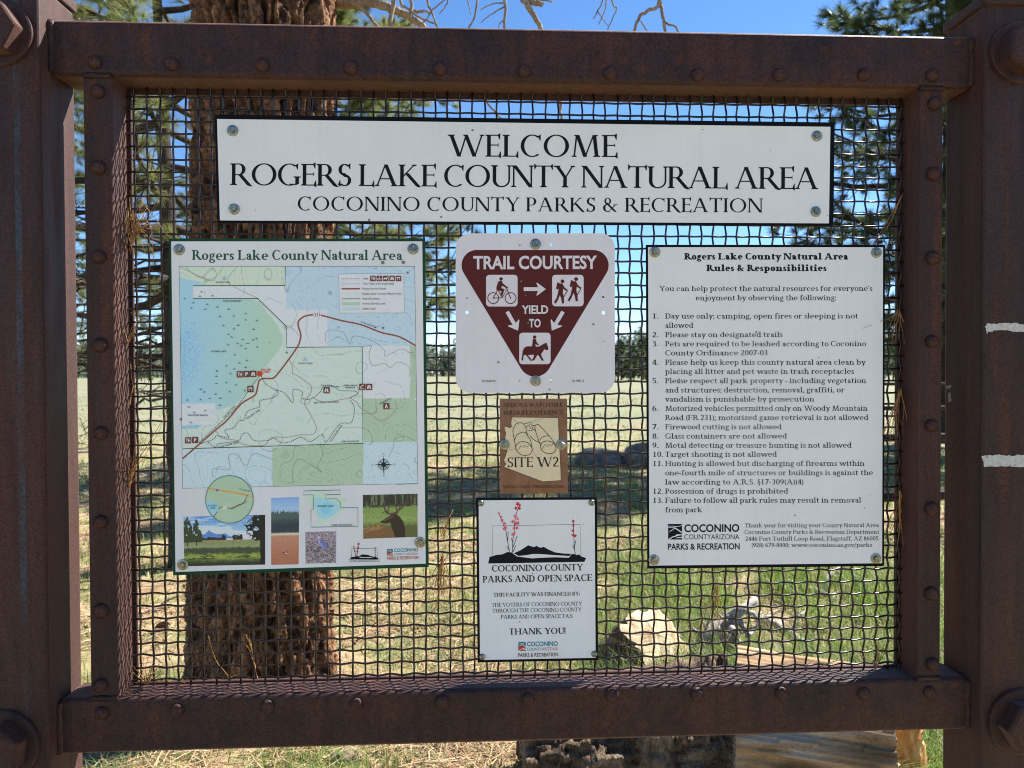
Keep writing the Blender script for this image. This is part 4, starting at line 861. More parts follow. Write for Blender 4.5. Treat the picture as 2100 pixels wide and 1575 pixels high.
# inset circle and small outline map
d = Decal(YM-.0004); d.tf = m4
d.disc(498, 780, 187, ink(160, 180, 152), 3, 48); d.ring(498, 780, 186, 5, ink(70, 110, 90), 6, 48)
d.poly([(318, 790), (370, 800), (412, 822), (410, 870), (372, 905), (346, 880), (318, 830)], ink(140, 186, 214), 4); d.line(smooth([(330, 690), (400, 705), (500, 720), (600, 738), (680, 758)]), 14, ink(206, 150, 84), 4); d.line(smooth([(378, 915), (405, 870), (425, 842), (470, 842), (510, 850), (570, 822), (610, 805), (640, 745)]), 6, RED, 4)
d.text('ROGERS', (333, 835), (398, 835), 14, GK, None, 5, .004); d.text('LAKE', (345, 853), (386, 853), 14, GK, None, 5, .004); d.text('TO FLAGSTAFF', (572, 702), (660, 722), 11, GK, None, 5); d.text('WOODY MOUNTAIN RD', (515, 862), (640, 800), 10, GK, None, 5); d.poly([(392, 700), (412, 700), (412, 712), (402, 720), (392, 712)], ink(90, 100, 170), 5)
d.poly([(448, 834), (478, 834), (478, 852), (448, 852)], CRM, 5)
d.build('inset_map', sg)
d = Decal(YM); d.tf = m4
d.poly([(1130, 700), (1175, 712), (1260, 740), (1340, 765), (1410, 775), (1395, 840), (1340, 905), (1270, 960), (1230, 965), (1190, 985), (1180, 965), (1205, 935), (1165, 880), (1150, 830), (1105, 800), (1093, 770), (1130, 740)], ink(178, 196, 176), 2); d.poly(smooth([(1180, 760), (1260, 780), (1340, 810), (1360, 850), (1300, 915), (1240, 935), (1195, 910), (1170, 850), (1165, 790), (1180, 760)]), ink(150, 190, 205), 3); d.disc(1255, 850, 45, ink(130, 184, 216), 4)
d.line([(1155, 855), (1155, 742), (1080, 746), (1078, 714), (1366, 706), (1367, 740), (1250, 744), (1251, 776), (1335, 775), (1366, 805), (1369, 846), (1504, 843), (1505, 990), (1137, 998), (1136, 858), (1155, 857)], 4, DG, 5); d.text('ROGERS LAKE', (1189, 840), (1315, 838), 15, GK, None, 6, .004); d.text('PARK BOUNDARY', (1299, 988), (1462, 985), 13, GK, None, 6, .006)
d.build('outline_map', sg)
# printed photographs
def n2(u, v, s, z): return fbm(u*s, v*s, z, 4)
def tex(c, u, v, s, a): return c*(1-a/2+a*fbm(u*s, v*s, 8.8, 5, .75)[..., None])
def ph_meadow(u, v):
    c = np.zeros(u.shape+(3,)); n = n2(u*1.6, v, 22, 1.); c[:] = (96, 140, 196); c = blend(c, np.clip((v-.05)*2.6, 0, 1), (176, 200, 224)); c = blend(c, np.clip((n2(u, v*3, 4, 9.)-.5)*5, 0, .7), (204, 216, 228))
    c = blend(c, (v > .46-.17*np.exp(-np.abs(u-.31)/.11)-.09*np.exp(-np.abs(u-.50)/.10)+.02*n) & (v < .5), (86, 122, 172)); c = blend(c, (v > .455) & (v < .5) & (u > .5), (198, 206, 212)); c = blend(c, (v > .41+.05*n2(u*3, 0*v, 12, 2.)) & (v < .5) & (u < .52), (30, 40, 44))
    for x_ in (.49, .62, .66, .70): c = blend(c, (np.abs(u-x_) < .022*(.5+n)) & (v > .36+.06*n) & (v < .5), (26, 36, 40))
    c = blend(c, v > .49, (150, 126, 84)); c = blend(c, v > .515, (122, 132, 84)); c = blend(c, np.clip((v-.55)*9, 0, 1), (140, 148, 110)); c = blend(c, np.clip((v-.60-.05*n)*30, 0, 1), (58, 68, 46)); c = blend(c, np.clip((v-.70-.06*n)*16, 0, 1)*(n2(u, v*4, 9, 3.) > .36), (132, 144, 62)); c = blend(c, np.clip((v-.80-.08*n)*14, 0, 1), (66, 78, 42)); c = blend(c, np.clip((v-.88-.05*n)*16, 0, 1), (34, 42, 34))
    for tx, w_, top in ((.045, .085, -.02), (.155, .09, .04)): e = n2(u*2, v, 16, tx*40); c = blend(c, (np.abs(u-tx) < w_*np.clip((v-top)*2.0, 0, 1)**.7*(.35+1.2*e)) & (v < .52) & (e > .34), (46, 58, 34)); c = blend(c, (np.abs(u-tx) < .007) & (v > .48) & (v < .60), (42, 36, 30))
    e = n2(u, v, 24, 5.); c = blend(c, (u > .955-.03*e) | ((u > .60+.5*np.abs(v-.27)+.25*e) & (v < .52) & (e > .38)), (14, 18, 22)); return tex(c, u, v, 60, .5)
def ph_lake(u, v):
    n = n2(u, v, 18, 2.); c = np.zeros(u.shape+(3,)); c[:] = (120, 154, 206); c = blend(c, np.clip((v-.0)*4, 0, .6), (160, 186, 216)); c = blend(c, v > .16+.10*n2(u*2.5, 0*v, 20, 3.), (66, 84, 78)); c = blend(c, np.clip((v-.26-.08*n)*10, 0, 1), (38, 50, 62)); c = blend(c, v > .51+.01*n, (92, 100, 92)); c = blend(c, v > .53, (200, 186, 160)); c = blend(c, np.clip((v-.545)*30, 0, 1), (172, 120, 96)); c = blend(c, np.clip((v-.6)*3, 0, 1), (158, 98, 74))
    c = tex(c, u, v*2, 26, .22); c = blend(c, ((np.abs((v-.825)-.75*(.56-u)) < .010) & (u > .5) & (u < .60)) | ((np.abs(v-.828-.04*(u-.5)) < .006) & (u > .40) & (u < .57)), (22, 18, 20)); return blend(c, (v > .825) & (v < .838) & (np.abs(u-.545) < .03), (224, 218, 214))
def ph_heron(u, v):
    n = n2(u, v*1.5, 34, 3.); c = np.zeros(u.shape+(3,)); c[:] = (132, 116, 128); c = blend(c, np.clip((v-.2)*3, 0, 1), (104, 90, 98)); c = blend(c, np.clip((v-.55)*4, 0, 1), (118, 108, 114)); c = blend(c, np.clip((n-.5)*8, 0, .8), (166, 156, 160)); c = blend(c, np.clip((.42-n)*8, 0, .9), (54, 46, 54))
    du, dv = u-.57, v-.42; p_ = .64*du+.77*dv; q_ = -.77*du+.64*dv; b = (p_/.20)**2+(q_/(.085-.12*p_))**2 < 1; c = blend(c, b, (96, 100, 156)); c = blend(c, b & (q_ > .01), (128, 128, 170)); c = blend(c, (np.abs(u-.425-.03*np.sin(v*26)) < .022) & (v > .17) & (v < .36), (158, 154, 182)); c = blend(c, ((u-.435)/.035)**2+((v-.175)/.02)**2 < 1, (214, 208, 210)); c = blend(c, (np.abs(v-.182) < .008) & (u > .45) & (u < .53), (190, 160, 110)); return tex(c, u, v, 40, .5)
def ph_elk(u, v):
    n = n2(u*1.3, v, 26, 4.); c = np.zeros(u.shape+(3,)); c[:] = (118, 138, 72); c = blend(c, np.clip((.30+.1*(n-.5)-v)*20, 0, 1), (40, 46, 36)); c = blend(c, (v < .25) & (n2(u*4, v*.2, 8, 7.) > .58), (96, 98, 74)); c = blend(c, np.clip((v-.40)*5, 0, 1)*(n > .45), (134, 152, 84)); c = blend(c, np.clip((v-.60)*6, 0, 1), (84, 88, 48))
    c = blend(c, pip(u, v, [(-.1, .80), (.05, .74), (.18, .69), (.32, .68), (.45, .74), (.56, .84), (.60, 1.1), (-.1, 1.1)]), (112, 82, 50)); c = blend(c, pip(u, v, [(-.1, .80), (.05, .74), (.18, .69), (.32, .68), (.42, .73), (.30, .80), (.1, .84), (-.1, .9)]) & (n > .46), (142, 108, 70))
    c = blend(c, pip(u, v, [(.325, .615), (.35, .655), (.43, .665), (.50, .655), (.52, .76), (.56, .88), (.60, 1.1), (.74, 1.1), (.775, .95), (.77, .78), (.73, .62), (.66, .50), (.60, .455), (.53, .455), (.47, .50), (.39, .565)]), (46, 34, 26)); c = blend(c, pip(u, v, [(.36, .60), (.47, .51), (.56, .47), (.58, .50), (.48, .57), (.40, .63)]), (78, 60, 44)); c = blend(c, ((u-.335)/.02)**2+((v-.63)/.02)**2 < 1, (20, 17, 15)); c = blend(c, pip(u, v, [(.56, .46), (.62, .40), (.655, .42), (.61, .47)]), (84, 64, 46))
    def seg(c, x0, y0, x1, y1, w_): t = np.clip(((u-x0)*(x1-x0)+(v-y0)*(y1-y0))/((x1-x0)**2+(y1-y0)**2), 0, 1); return blend(c, np.hypot(u-x0-t*(x1-x0), (v-y0-t*(y1-y0))*.8) < w_, (74, 60, 48))
    for a in ((.53, .45, .44, .43, .016), (.44, .43, .39, .30, .016), (.39, .30, .40, .14, .013), (.45, .42, .48, .28, .011), (.53, .45, .62, .41, .016), (.62, .41, .72, .30, .017), (.72, .30, .80, .16, .016), (.80, .16, .82, .02, .012), (.62, .41, .60, .24, .012), (.60, .24, .63, .10, .010), (.66, .37, .69, .20, .011), (.74, .28, .90, .14, .011), (.90, .14, .96, .04, .010), (.41, .38, .36, .42, .010)): c = seg(c, *a)
    return tex(c, u, v, 44, .45)
picture('printed_photo', A4((138, 915), (778, 900), (778, 1290), (145, 1303)), 170, 110, ph_meadow, YM, sg, 'landscape photo of a meadow with pines and a far blue mountain')
picture('printed_photo', A4((825, 768), (1045, 760), (1040, 1288), (825, 1292)), 60, 140, ph_lake, YM, sg, 'tall photo of orange water with a flying bird under dark woods')
picture('printed_photo', A4((1092, 1035), (1335, 1028), (1333, 1277), (1095, 1283)), 76, 76, ph_heron, YM, sg, 'square photo of a blue heron among grey weeds')
picture('printed_photo', A4((1543, 745), (1972, 735), (1972, 1073), (1546, 1088)), 120, 100, ph_elk, YM, sg, 'photo of a resting elk with large antlers')
d = Decal(YM); d.tf = m4
d.poly([(1445, 1250), (1448, 1232), (1480, 1228), (1500, 1222), (1520, 1236), (1600, 1238), (1640, 1228), (1662, 1238), (1658, 1250)], K, 2); d.poly([(1505, 1228), (1540, 1210), (1580, 1214), (1630, 1230), (1560, 1232)], K, 3); d.line([(1455, 1230), (1453, 1166), (1655, 1162), (1656, 1228)], 2.5, K, 3); d.line([(1495, 1230), (1508, 1130)], 4, K, 4); d.line([(1488, 1225), (1470, 1145)], 4, K, 4); d.line([(1640, 1230), (1638, 1160)], 4, K, 4)
for x, y, r in ((1509, 1128, 9), (1505, 1160, 9), (1500, 1190, 8), (1471, 1150, 6), (1479, 1185, 7), (1638, 1160, 6), (1639, 1180, 5)): d.disc(x, y, r, RD, 5, 7)
d.line([(1431, 1250), (1675, 1245), (1675, 1264), (1431, 1270)], 2, K, 2, closed=True); d.text('COCONINO COUNTY PARKS AND OPEN SPACE', (1440, 1266), (1668, 1259), 10, K, PALA, 3)
d.build('mountain_emblem', sg)
a = m4(1731, 1168); b = m4(1778, 1220)
logo(sg, a[0], a[1], b[0], b[1], TEAL, RUSTI, WI, 0, 0, [('COCONINO', m4(1787, 1191), m4(1977, 1186), 27/3.818, TEAL, .02), ('COUNTY', m4(1786, 1218), m4(1880, 1215), 18/3.818, TEAL, -.004), ('ARIZONA', m4(1883, 1215), m4(1975, 1212), 18/3.818, RUSTI, -.004), ('PARKS & RECREATION', m4(1731, 1253), m4(1978, 1246), 26/3.818, RUSTI, .014)])
bolts(sg, [(367.5, 512), (847, 510.5), (375, 1158), (861.5, 1112)])
dents(sg, [(785, 538.5, 3.4), (827, 538, 3.4), (836, 559, 2.2), (785.5, 672.5, 2.2), (588, 723, 2), (445, 761, 1.8), (696, 526, 2), (519, 697, 1.6), (371, 860, 2.4), (502, 801, 1.6), (679, 603, .8), (553, 702, .8)], YM-.0003)
# ------------------------------------------------------------------ ground
def spaced(lo, hi, step, far, g=1.22):
    a = list(np.arange(lo, hi, step)); s = step
    while a[-1] < far: s *= g; a.append(a[-1]+s)
    s = step; b = [lo]
    while b[-1] > -far: s *= g; b.append(b[-1]-s)
    return np.array(b[:0:-1]+a)
def gh(x, y):
    n = (fbm(x*1.3, y*1.3, 1.7, 5)-.5)*.09 + (fbm(x*9, y*9, 4.1, 3)-.5)*.022
    r = np.hypot(x, y); return n*np.clip(1.2-r/40, .0, 1)
def build_ground():
    xs = spaced(-3.2, 4.4, .05, 3500); ys = spaced(-1.0, 7.0, .05, 3500)
    X, Y = np.meshgrid(xs, ys); V = np.stack([X, Y, gh(X, Y)], -1).reshape(-1, 3); nx = len(xs)
    i = (np.arange(len(ys)-1)[:, None]*nx+np.arange(nx-1)[None]).ravel(); F = np.stack([i, i+1, i+nx+1, i+nx], 1)
    mt, n, b = nmat('meadow_ground'); co = objco(n)
    near = ramp(n, noise(n, co, 1.6, 8, .68), [(.36, (.21, .132, .08)), (.5, (.37, .255, .16)), (.66, (.47, .365, .245))])
    grs = ramp(n, noise(n, co, 26, 6, .7), [(.3, (.10, .135, .04)), (.7, (.24, .26, .10))])
    c = mix(n, ramp(n, noise(n, co, 2.3, 7, .66), [(.42, (0, 0, 0)), (.57, (.8, .8, .8))]), near, grs)
    speckle = ramp(n, noise(n, co, 60, 5, .75), [(.3, (.62, .58, .52)), (.5, (1, 1, 1)), (.7, (1.3, 1.28, 1.2))]); c = mix(n, 1.0, c, speckle, 'MULTIPLY')  # fine random variation of the ground's own tone
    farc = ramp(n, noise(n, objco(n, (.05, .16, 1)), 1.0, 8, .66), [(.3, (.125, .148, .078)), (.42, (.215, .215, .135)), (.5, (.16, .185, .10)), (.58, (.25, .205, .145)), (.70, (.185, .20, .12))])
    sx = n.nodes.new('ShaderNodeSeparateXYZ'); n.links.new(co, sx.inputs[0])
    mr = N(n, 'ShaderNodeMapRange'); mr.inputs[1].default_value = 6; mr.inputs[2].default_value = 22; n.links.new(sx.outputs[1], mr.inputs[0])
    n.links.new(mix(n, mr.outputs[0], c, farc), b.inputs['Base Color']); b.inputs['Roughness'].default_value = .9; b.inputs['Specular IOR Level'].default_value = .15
    bump(n, b, noise(n, co, 90, 5, .75), .7, .012)
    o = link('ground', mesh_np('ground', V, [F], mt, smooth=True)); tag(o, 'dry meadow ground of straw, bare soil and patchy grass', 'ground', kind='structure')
build_ground()
# ------------------------------------------------------------------ blades and straw
def blades(P0, h, lean, az, wd, col, bend=.5):
    """each blade: two lower quads and a tip"""
    n = len(P0); d = np.stack([np.cos(az), np.sin(az), np.zeros(n)], 1); s = np.stack([-np.sin(az+RNG.normal(0, .6, n)), np.cos(az+RNG.normal(0, .6, n)), np.zeros(n)], 1)*(wd/2)[:, None]
    up = np.array([0, 0, 1.0])
    m_ = P0+d*(h*lean*.38)[:, None]+up*(h*.62)[:, None]; t = P0+d*(h*lean*(1+bend))[:, None]+up*(h*(1-.3*lean*bend))[:, None]
    V = np.stack([P0-s, P0+s, m_-s*.8, m_+s*.8, t], 1).reshape(-1, 3); b = np.arange(n)*5
    Q = np.stack([b, b+1, b+3, b+2], 1); T = np.stack([b+2, b+3, b+4], 1)
    return V, Q, T, np.repeat(col, 5, 0)
def place(n, d0, d1, a0=-39, a1=39):
    d = d0*(d1/d0)**RNG.random(n); a = np.radians(RNG.uniform(a0, a1, n))+YAW
    return np.stack([d*np.sin(a), -DIST+d*np.cos(a)], 1), d
def grass():
    xy, d = place(190000, 2.3, 15); x, y = xy.T
    px = 1050+FPX*np.tan(np.arctan2(x, y+DIST)-YAW)
    m1 = fbm(x*1.1, y*1.1, 8.2, 4); m2 = fbm(x*4.5, y*4.5, 2.6, 3); lush = np.clip((px-1050)/350, 0, 1)*np.clip((7.5-d)/2, .25, 1)
    keep = RNG.random(len(x)) < np.clip((m1*.6+m2*.55-.482+lush*.105)*5.5, .012, 1)*(.62+.38*lush); x, y, d, lush, m2 = [q[keep] for q in (x, y, d, lush, m2)]; n = len(x)
    h = (.035+.06*RNG.random(n)**1.5)*(.6+.9*m2)*(1+1.5*lush); k = RNG.random(n)[:, None]; g = vn(x*2.2, y*2.2, 5.)[:, None]
    col = (np.array([.085, .19, .022])*(1-k)+np.array([.23, .31, .065])*k); pale = np.array([.25, .31, .19]); col = col*(1-(1-lush[:, None])*.65*g)+pale*((1-lush[:, None])*.65*g)
    dry = (RNG.random(n) < .16); col[dry] = np.array([.40, .31, .16])*(.8+.4*RNG.random((dry.sum(), 1)))
    V, Q, T, C = blades(np.stack([x, y, gh(x, y)-.004], 1), h, RNG.uniform(.15, .95, n), RNG.uniform(0, 6.28, n), (.0022+.0016*RNG.random(n))*np.clip(d/3.2, 1, 3.2), col)
    o = link('grass', mesh_np('grass', V, [Q, T], M_BLADE, cols=C)); tag(o, 'tufts of short green spring grass across the meadow', 'grass', kind='stuff')
    xy, d = place(60000, 2.3, 12); x, y = xy.T; keep = RNG.random(len(x)) < np.clip((fbm(x*1.7, y*1.7, 3.1, 4)-.36)*4, .06, 1); x, y, d = x[keep], y[keep], d[keep]; n = len(x)
    az = RNG.uniform(0, 6.28, n); L = RNG.uniform(.05, .17, n); dz = RNG.normal(.08, .16, n); w_ = (.0010+.0012*RNG.random(n))*np.clip(d/3, 1, 3)
    P0 = np.stack([x, y, gh(x, y)+.004+RNG.random(n)*.014], 1); dv = np.stack([np.cos(az), np.sin(az), dz], 1)*L[:, None]; s = np.stack([-np.sin(az), np.cos(az), RNG.normal(0, .5, n)], 1)*w_[:, None]
    mid = P0+dv*.5+np.stack([RNG.normal(0, .006, n), RNG.normal(0, .006, n), RNG.random(n)*.012], 1); e = P0+dv
    V = np.stack([P0-s, P0+s, mid-s, mid+s, e-s*.5, e+s*.5], 1).reshape(-1, 3); b = np.arange(n)*6
    k = RNG.random((n, 1)); col = np.array([.50, .385, .235])*(1-k)+np.array([.31, .185, .095])*k
    o = link('pine_straw', mesh_np('pine_straw', V, [np.stack([b, b+1, b+3, b+2], 1), np.stack([b+2, b+3, b+5, b+4], 1)], M_STRAW, cols=np.repeat(col, 6, 0))); tag(o, 'loose layer of tan pine needles and straw on the soil', 'straw', kind='stuff')
grass()
def far_grass():
    xy, d = place(60000, 11, 60); x, y = xy.T; m1 = fbm(x*.5, y*.5, 8.2, 4); keep = RNG.random(len(x)) < np.clip((m1-.44)*6, .03, 1); x, y, d = x[keep], y[keep], d[keep]; n = len(x); k = RNG.random((n, 1))
    col = np.array([.15, .20, .07])*(1-k)+np.array([.36, .31, .18])*k
    V, Q, T, C = blades(np.stack([x, y, gh(x, y)-.01], 1), .03+.06*RNG.random(n), RNG.uniform(.4, 1.2, n), RNG.uniform(0, 6.28, n), .004*d/4*(.6+RNG.random(n)), col)
    tag(link('meadow_grass', mesh_np('meadow_grass', V, [Q, T], M_BLADE, cols=C)), 'thin pale grass clumps dotted over the distant meadow', 'grass', kind='stuff')
far_grass()
# ------------------------------------------------------------------ trees
def bark(name, a, b_, c, sc, bd=.01):
    mt, n, b = nmat(name); co = objco(n, (1, 1, .35)); f = noise(n, co, sc, 7, .68); g = noise(n, objco(n, (1, 1, .6)), sc*5, 4, .7)
    cc = ramp(n, f, [(.32, a), (.5, b_), (.68, c)]); n.links.new(mix(n, 1.0, cc, ramp(n, g, [(.3, (.5, .48, .46)), (.55, (1.05, 1.05, 1.05)), (.75, (1.4, 1.35, 1.3))]), 'MULTIPLY'), b.inputs['Base Color'])
    b.inputs['Roughness'].default_value = .88; b.inputs['Specular IOR Level'].default_value = .2; bump(n, b, g, .8, bd); return mt
M_BARK = bark('ponderosa_bark', (.024, .017, .014), (.10, .055, .034), (.34, .25, .165), 22, .02)
M_BARK2 = bark('dark_pine_bark', (.020, .015, .012), (.045, .033, .026), (.095, .073, .058), 22, .006)
M_DEAD = bark('dead_wood', (.16, .12, .085), (.30, .235, .165), (.42, .36, .28), 30, .003)
M_GREY = bark('weathered_grey_wood', (.20, .18, .155), (.34, .31, .27), (.50, .47, .42), 24, .004)
def big_trunk(base, top, r0, r1, hgt, parent):
    nt_ = 340; z = np.concatenate([np.linspace(-.1, 3.7, 620), np.linspace(3.75, hgt, 60)]); nz_ = len(z); th = np.linspace(0, 2*np.pi, nt_, endpoint=False); T_, Zz = np.meshgrid(th, z)
    f = Zz/hgt; cx, cy = np.cos(T_), np.sin(T_); rad = r0+(r1-r0)*f+.055*np.exp(-np.maximum(Zz, 0)/.10)*(1+.6*np.sin(T_*4+2.2))
    # bark plates: long jittered cells around the stem, F2-F1 gives the furrows between them
    nc = 19; hz = .52; wx = (fbm(cx*4, cy*4, Zz*3.5, 4, .6)-.5)*1.9; wz = (fbm(cx*3+5, cy*3, Zz*2, 3)-.5)*2.2
    a = T_/(2*np.pi)*nc+wx; b = Zz/hz+wz; ia, ib = np.floor(a).astype(int), np.floor(b).astype(int); F1 = np.full(a.shape, 9.); F2 = F1.copy(); idv = np.zeros(a.shape)
    for p in (-1, 0, 1):
        for q in (-2, -1, 0, 1, 2):
            ca, cb_ = ia+p, ib+q; k = ca % nc; px = ca+.5+.75*(_h(k, cb_, 11)-.5); py = cb_+.5+.8*(_h(k, cb_, 23)-.5); d_ = np.hypot(a-px, (b-py)*.62); hh_ = _h(k, cb_, 37)
            n1 = d_ < F1; F2 = np.where(n1, F1, np.minimum(F2, d_)); idv = np.where(n1, hh_, idv); F1 = np.where(n1, d_, F1)
    e = np.clip((F2-F1)/.24, 0, 1); plate_ = e*e*(3-2*e); flake = fbm(cx*24, cy*24, Zz*24, 4, .7); nn3 = fbm(cx*13+idv*7, cy*13, Zz*13+idv*5, 4, .6); steps = np.floor(nn3*13)/13
    rad = rad-.050+.050*plate_+.024*(idv-.5)*plate_+.050*(steps-.45)*plate_+.026*(flake-.5)
    ax = np.array(base)[:2][None, None]+(np.array(top)[:2]-np.array(base)[:2])[None, None]*f[..., None]
    V = np.stack([ax[..., 0]+rad*cx, ax[..., 1]+rad*cy, Zz], -1).reshape(-1, 3)
    i0 = np.arange(nz_-1)[:, None]*nt_; j = np.arange(nt_)[None]; j2 = (j+1) % nt_; F = np.stack([i0+j, i0+j2, i0+nt_+j2, i0+nt_+j], -1).reshape(-1, 4)
    g = steps[..., None]; g = np.clip((g-.3)*2.4, 0, 1); col = np.array([.034, .020, .014])*(1-g)+np.array([.38, .195, .105])*g; q = idv[..., None]; col = col*(.7+.6*q)*(1-.2*(q > .8))+np.array([.06, .055, .05])*.2*(q > .8)
    mt, n, bs = nmat('plated_bark'); at_ = N(n, 'ShaderNodeAttribute', attribute_name='col'); co = objco(n, (1, 1, .7)); fn = noise(n, co, 70, 6, .72)
    n.links.new(mix(n, 1.0, at_.outputs['Color'], ramp(n, fn, [(.34, (.3, .28, .27)), (.5, (1, 1, 1)), (.66, (2.0, 1.9, 1.75))]), 'MULTIPLY'), bs.inputs['Base Color']); bs.inputs['Roughness'].default_value = .9; bs.inputs['Specular IOR Level'].default_value = .15; bump(n, bs, fn, 1.0, .02)
    return link('trunk', mesh_np('trunk', V, [F], mt, smooth=True, cols=col.reshape(-1, 3)), parent)
def tufts(C, D, n, L, wd, spread, c0, c1):
    """clusters of needles: centres C, directions D"""
    k = len(C); C = np.repeat(C, n, 0); D = np.repeat(D, n, 0); m_ = k*n
    v = RNG.normal(0, 1, (m_, 3)); v /= np.linalg.norm(v, axis=1)[:, None]; dr = D+v*spread; dr /= np.linalg.norm(dr, axis=1)[:, None]
    st = C-D*(RNG.random((m_, 1))*L*.6); ln = L*(.55+.5*RNG.random((m_, 1))); e = st+dr*ln; e[:, 2] -= ln[:, 0]*.06
    s = np.cross(dr, RNG.normal(0, 1, (m_, 3))); s /= np.linalg.norm(s, axis=1)[:, None]+1e-9; s *= wd/2
    V = np.stack([st-s, st+s, e], 1).reshape(-1, 3); q = np.repeat(RNG.random((k, 1)), n, 0)*.7+RNG.random((m_, 1))*.3
    col = np.array(c0)*(1-q)+np.array(c1)*q; return V, np.repeat(col, 3, 0)
def crown_pine(root, base, hgt, zc0, rmax, nbr, ntw, nn, L, wd, c0, c1, trunk_r, lean=(0, 0), bark_m=None, spread=.85, trunk=True, droop=.12, tube_k=1.0, azr=None):
    bark_m = bark_m or M_BARK2; base = np.array(base, float)
    ax = lambda z: np.array([base[0]+lean[0]*z/hgt, base[1]+lean[1]*z/hgt, base[2]+z])
    if trunk:
        zz = np.linspace(-.1, hgt, 26); mb = MB(); mb.tube(np.array([ax(z)+RNG.normal(0, trunk_r*.06, 3)*[1, 1, 0] for z in zz]), trunk_r*(1-.9*np.clip(zz/hgt, 0, 1))*(1+.35*np.exp(-np.clip(zz, 0, 9)/.2)), 16)
        o = link('trunk', mb.mesh('trunk', bark_m, True), root)
    mb = MB(); CC = []; DD = []
    for i in range(nbr):
        f = (i+random.random())/nbr; z = zc0+(hgt-zc0)*f**1.1; a = random.uniform(*azr) if azr else i*2.4+random.uniform(-.5, .5); Lb = rmax*(1-f)**.75*random.uniform(.6, 1.1)+.12*rmax
        rise = .25*Lb*f*1.5-droop*Lb; p0 = ax(z); dh = np.array([math.cos(a), math.sin(a), 0]); t = np.linspace(0, 1, 7)
        pts = p0+np.outer(t*Lb, dh)+np.outer(rise*t+.16*Lb*t*t-.06*Lb*np.sin(t*3), [0, 0, 1])+RNG.normal(0, .02*Lb, (7, 3))*t[:, None]; mb.tube(pts, (.016*Lb+.006)*tube_k*(1-.8*t), 6, False)
        for k in range(ntw):
            q = random.uniform(.28, 1)**.8; b0 = np.array([np.interp(q, t, pts[:, c]) for c in range(3)]); off = RNG.normal(0, 1, 3)*np.array([.16, .16, .09])*Lb*(.4+.8*(1-q))+dh*.06*Lb
            e = b0+off; mid = (b0+e)/2+RNG.normal(0, .02*Lb, 3); mb.tube([b0, mid, e], np.array([.006, .004, .003])*tube_k*(.5+Lb*.35), 4, False); CC.append(e); dd = off/np.linalg.norm(off)+dh*.4+[0, 0, .35]; DD.append(dd/np.linalg.norm(dd))
    link('branches', mb.mesh('branches', bark_m, True), root)
    V, c = tufts(np.array(CC), np.array(DD), nn, L, wd, spread, c0, c1); T_ = np.arange(len(V)).reshape(-1, 3)
    link('needles', mesh_np('needles', V, [T_], M_NEEDLE, cols=c), root)
# the big ponderosa close behind the board
b1 = gnd(536, 1415); t1 = empty('ponderosa_pine', b1, 'thick old pine trunk with furrowed reddish bark, close behind the map board', 'tree')
big_trunk(b1, b1+np.array([.16, -.22, 0]), .315, .30, 6.5, t1)
def limb(par, name, runs, Y, mt, wob=.03):
    mb = MB()
    for pts, r0, r1 in runs:
        p = np.array([at(u, v, Y+(q[0] if q else 0)) for u, v, *q in pts]); k = len(p); pp = np.array(smooth([tuple(a) for a in p[:, :2]], 5)); zz = np.array(smooth([(a[2], 0) for a in p], 5))[:, 0]
        full = np.concatenate([pp, zz[:, None]], 1); full[1:-1] += RNG.normal(0, min(r0*.22, .005), (len(full)-2, 3)); mb.tube(full, np.linspace(r0, r1, len(full)), 7)
    return link(name, mb.mesh(name, mt, True), par)
limb(t1, 'bare_branch', [([(690, 6, .1), (760, 8), (802, 18), (832, 31), (868, 55), (905, 80)], .024, .012), ([(738, 16), (758, 34), (776, 58)], .010, .006), ([(838, 26), (860, 23), (884, 27)], .009, .005)], 1.95, M_DEAD)
LY = 1.9
limb(t1, 'bare_branch', [([(640, -190, .2), (800, -205), (1000, -190, -.1), (1200, -170, .1), (1420, -175)], .045, .018),
    ([(812, -204), (806, -60), (808, -20), (803, 62)], .013, .010), ([(852, -200), (846, -40), (841, 40)], .010, .007), ([(812, -90), (820, 0), (836, 17), (862, 36), (897, 50)], .007, .004), ([(870, -200), (874, -20), (884, 22), (898, 58)], .006, .004), ([(884, 22), (905, 5), (925, -12)], .004, .002), ([(884, 24), (870, 45), (846, 52)], .004, .002), ([(850, 40), (858, 48), (842, 60)], .003, .002),
    ([(900, -190), (918, -20), (914, 12), (900, 28)], .004, .002), ([(960, -190), (978, -30), (974, 30), (961, 58)], .006, .004), ([(955, -10), (962, 12), (965, 30)], .003, .002), ([(1030, -190), (1037, -20), (1034, 58)], .009, .006), ([(1034, 6), (1010, 8), (985, 20)], .0035, .002), ([(1034, 14), (1010, 28), (986, 46)], .0035, .002), ([(1034, 40), (1025, 48), (1022, 58)], .003, .002),
    ([(1050, -190), (1066, -30), (1086, 18), (1110, 62), (1133, 150), (1147, 205), (1151, 246)], .016, .006), ([(1068, -8), (1090, 3), (1112, 10)], .014, .012), ([(1095, 2), (1118, 0), (1134, 5)], .005, .003), ([(940, 130), (985, 185), (1003, 215), (1030, 245)], .007, .004),
    ([(1225, -170), (1238, -20), (1226, 22), (1217, 38)], .004, .0025), ([(1240, -170), (1243, 0), (1228, 50)], .004, .0022), ([(1226, 24), (1236, 38), (1247, 52)], .003, .002), ([(1235, -170), (1255, 0), (1265, 16), (1246, 61)], .004, .0025),
    ([(1330, -175), (1352, -4), (1326, 22), (1311, 36), (1301, 63)], .009, .007), ([(1315, 43), (1320, 53), (1327, 63)], .004, .003), ([(1352, -4), (1357, 20), (1361, 40), (1364, 64)], .009, .007), ([(1362, 45), (1372, 50), (1385, 54), (1391, 66)], .006, .004)], LY, M_DEAD)
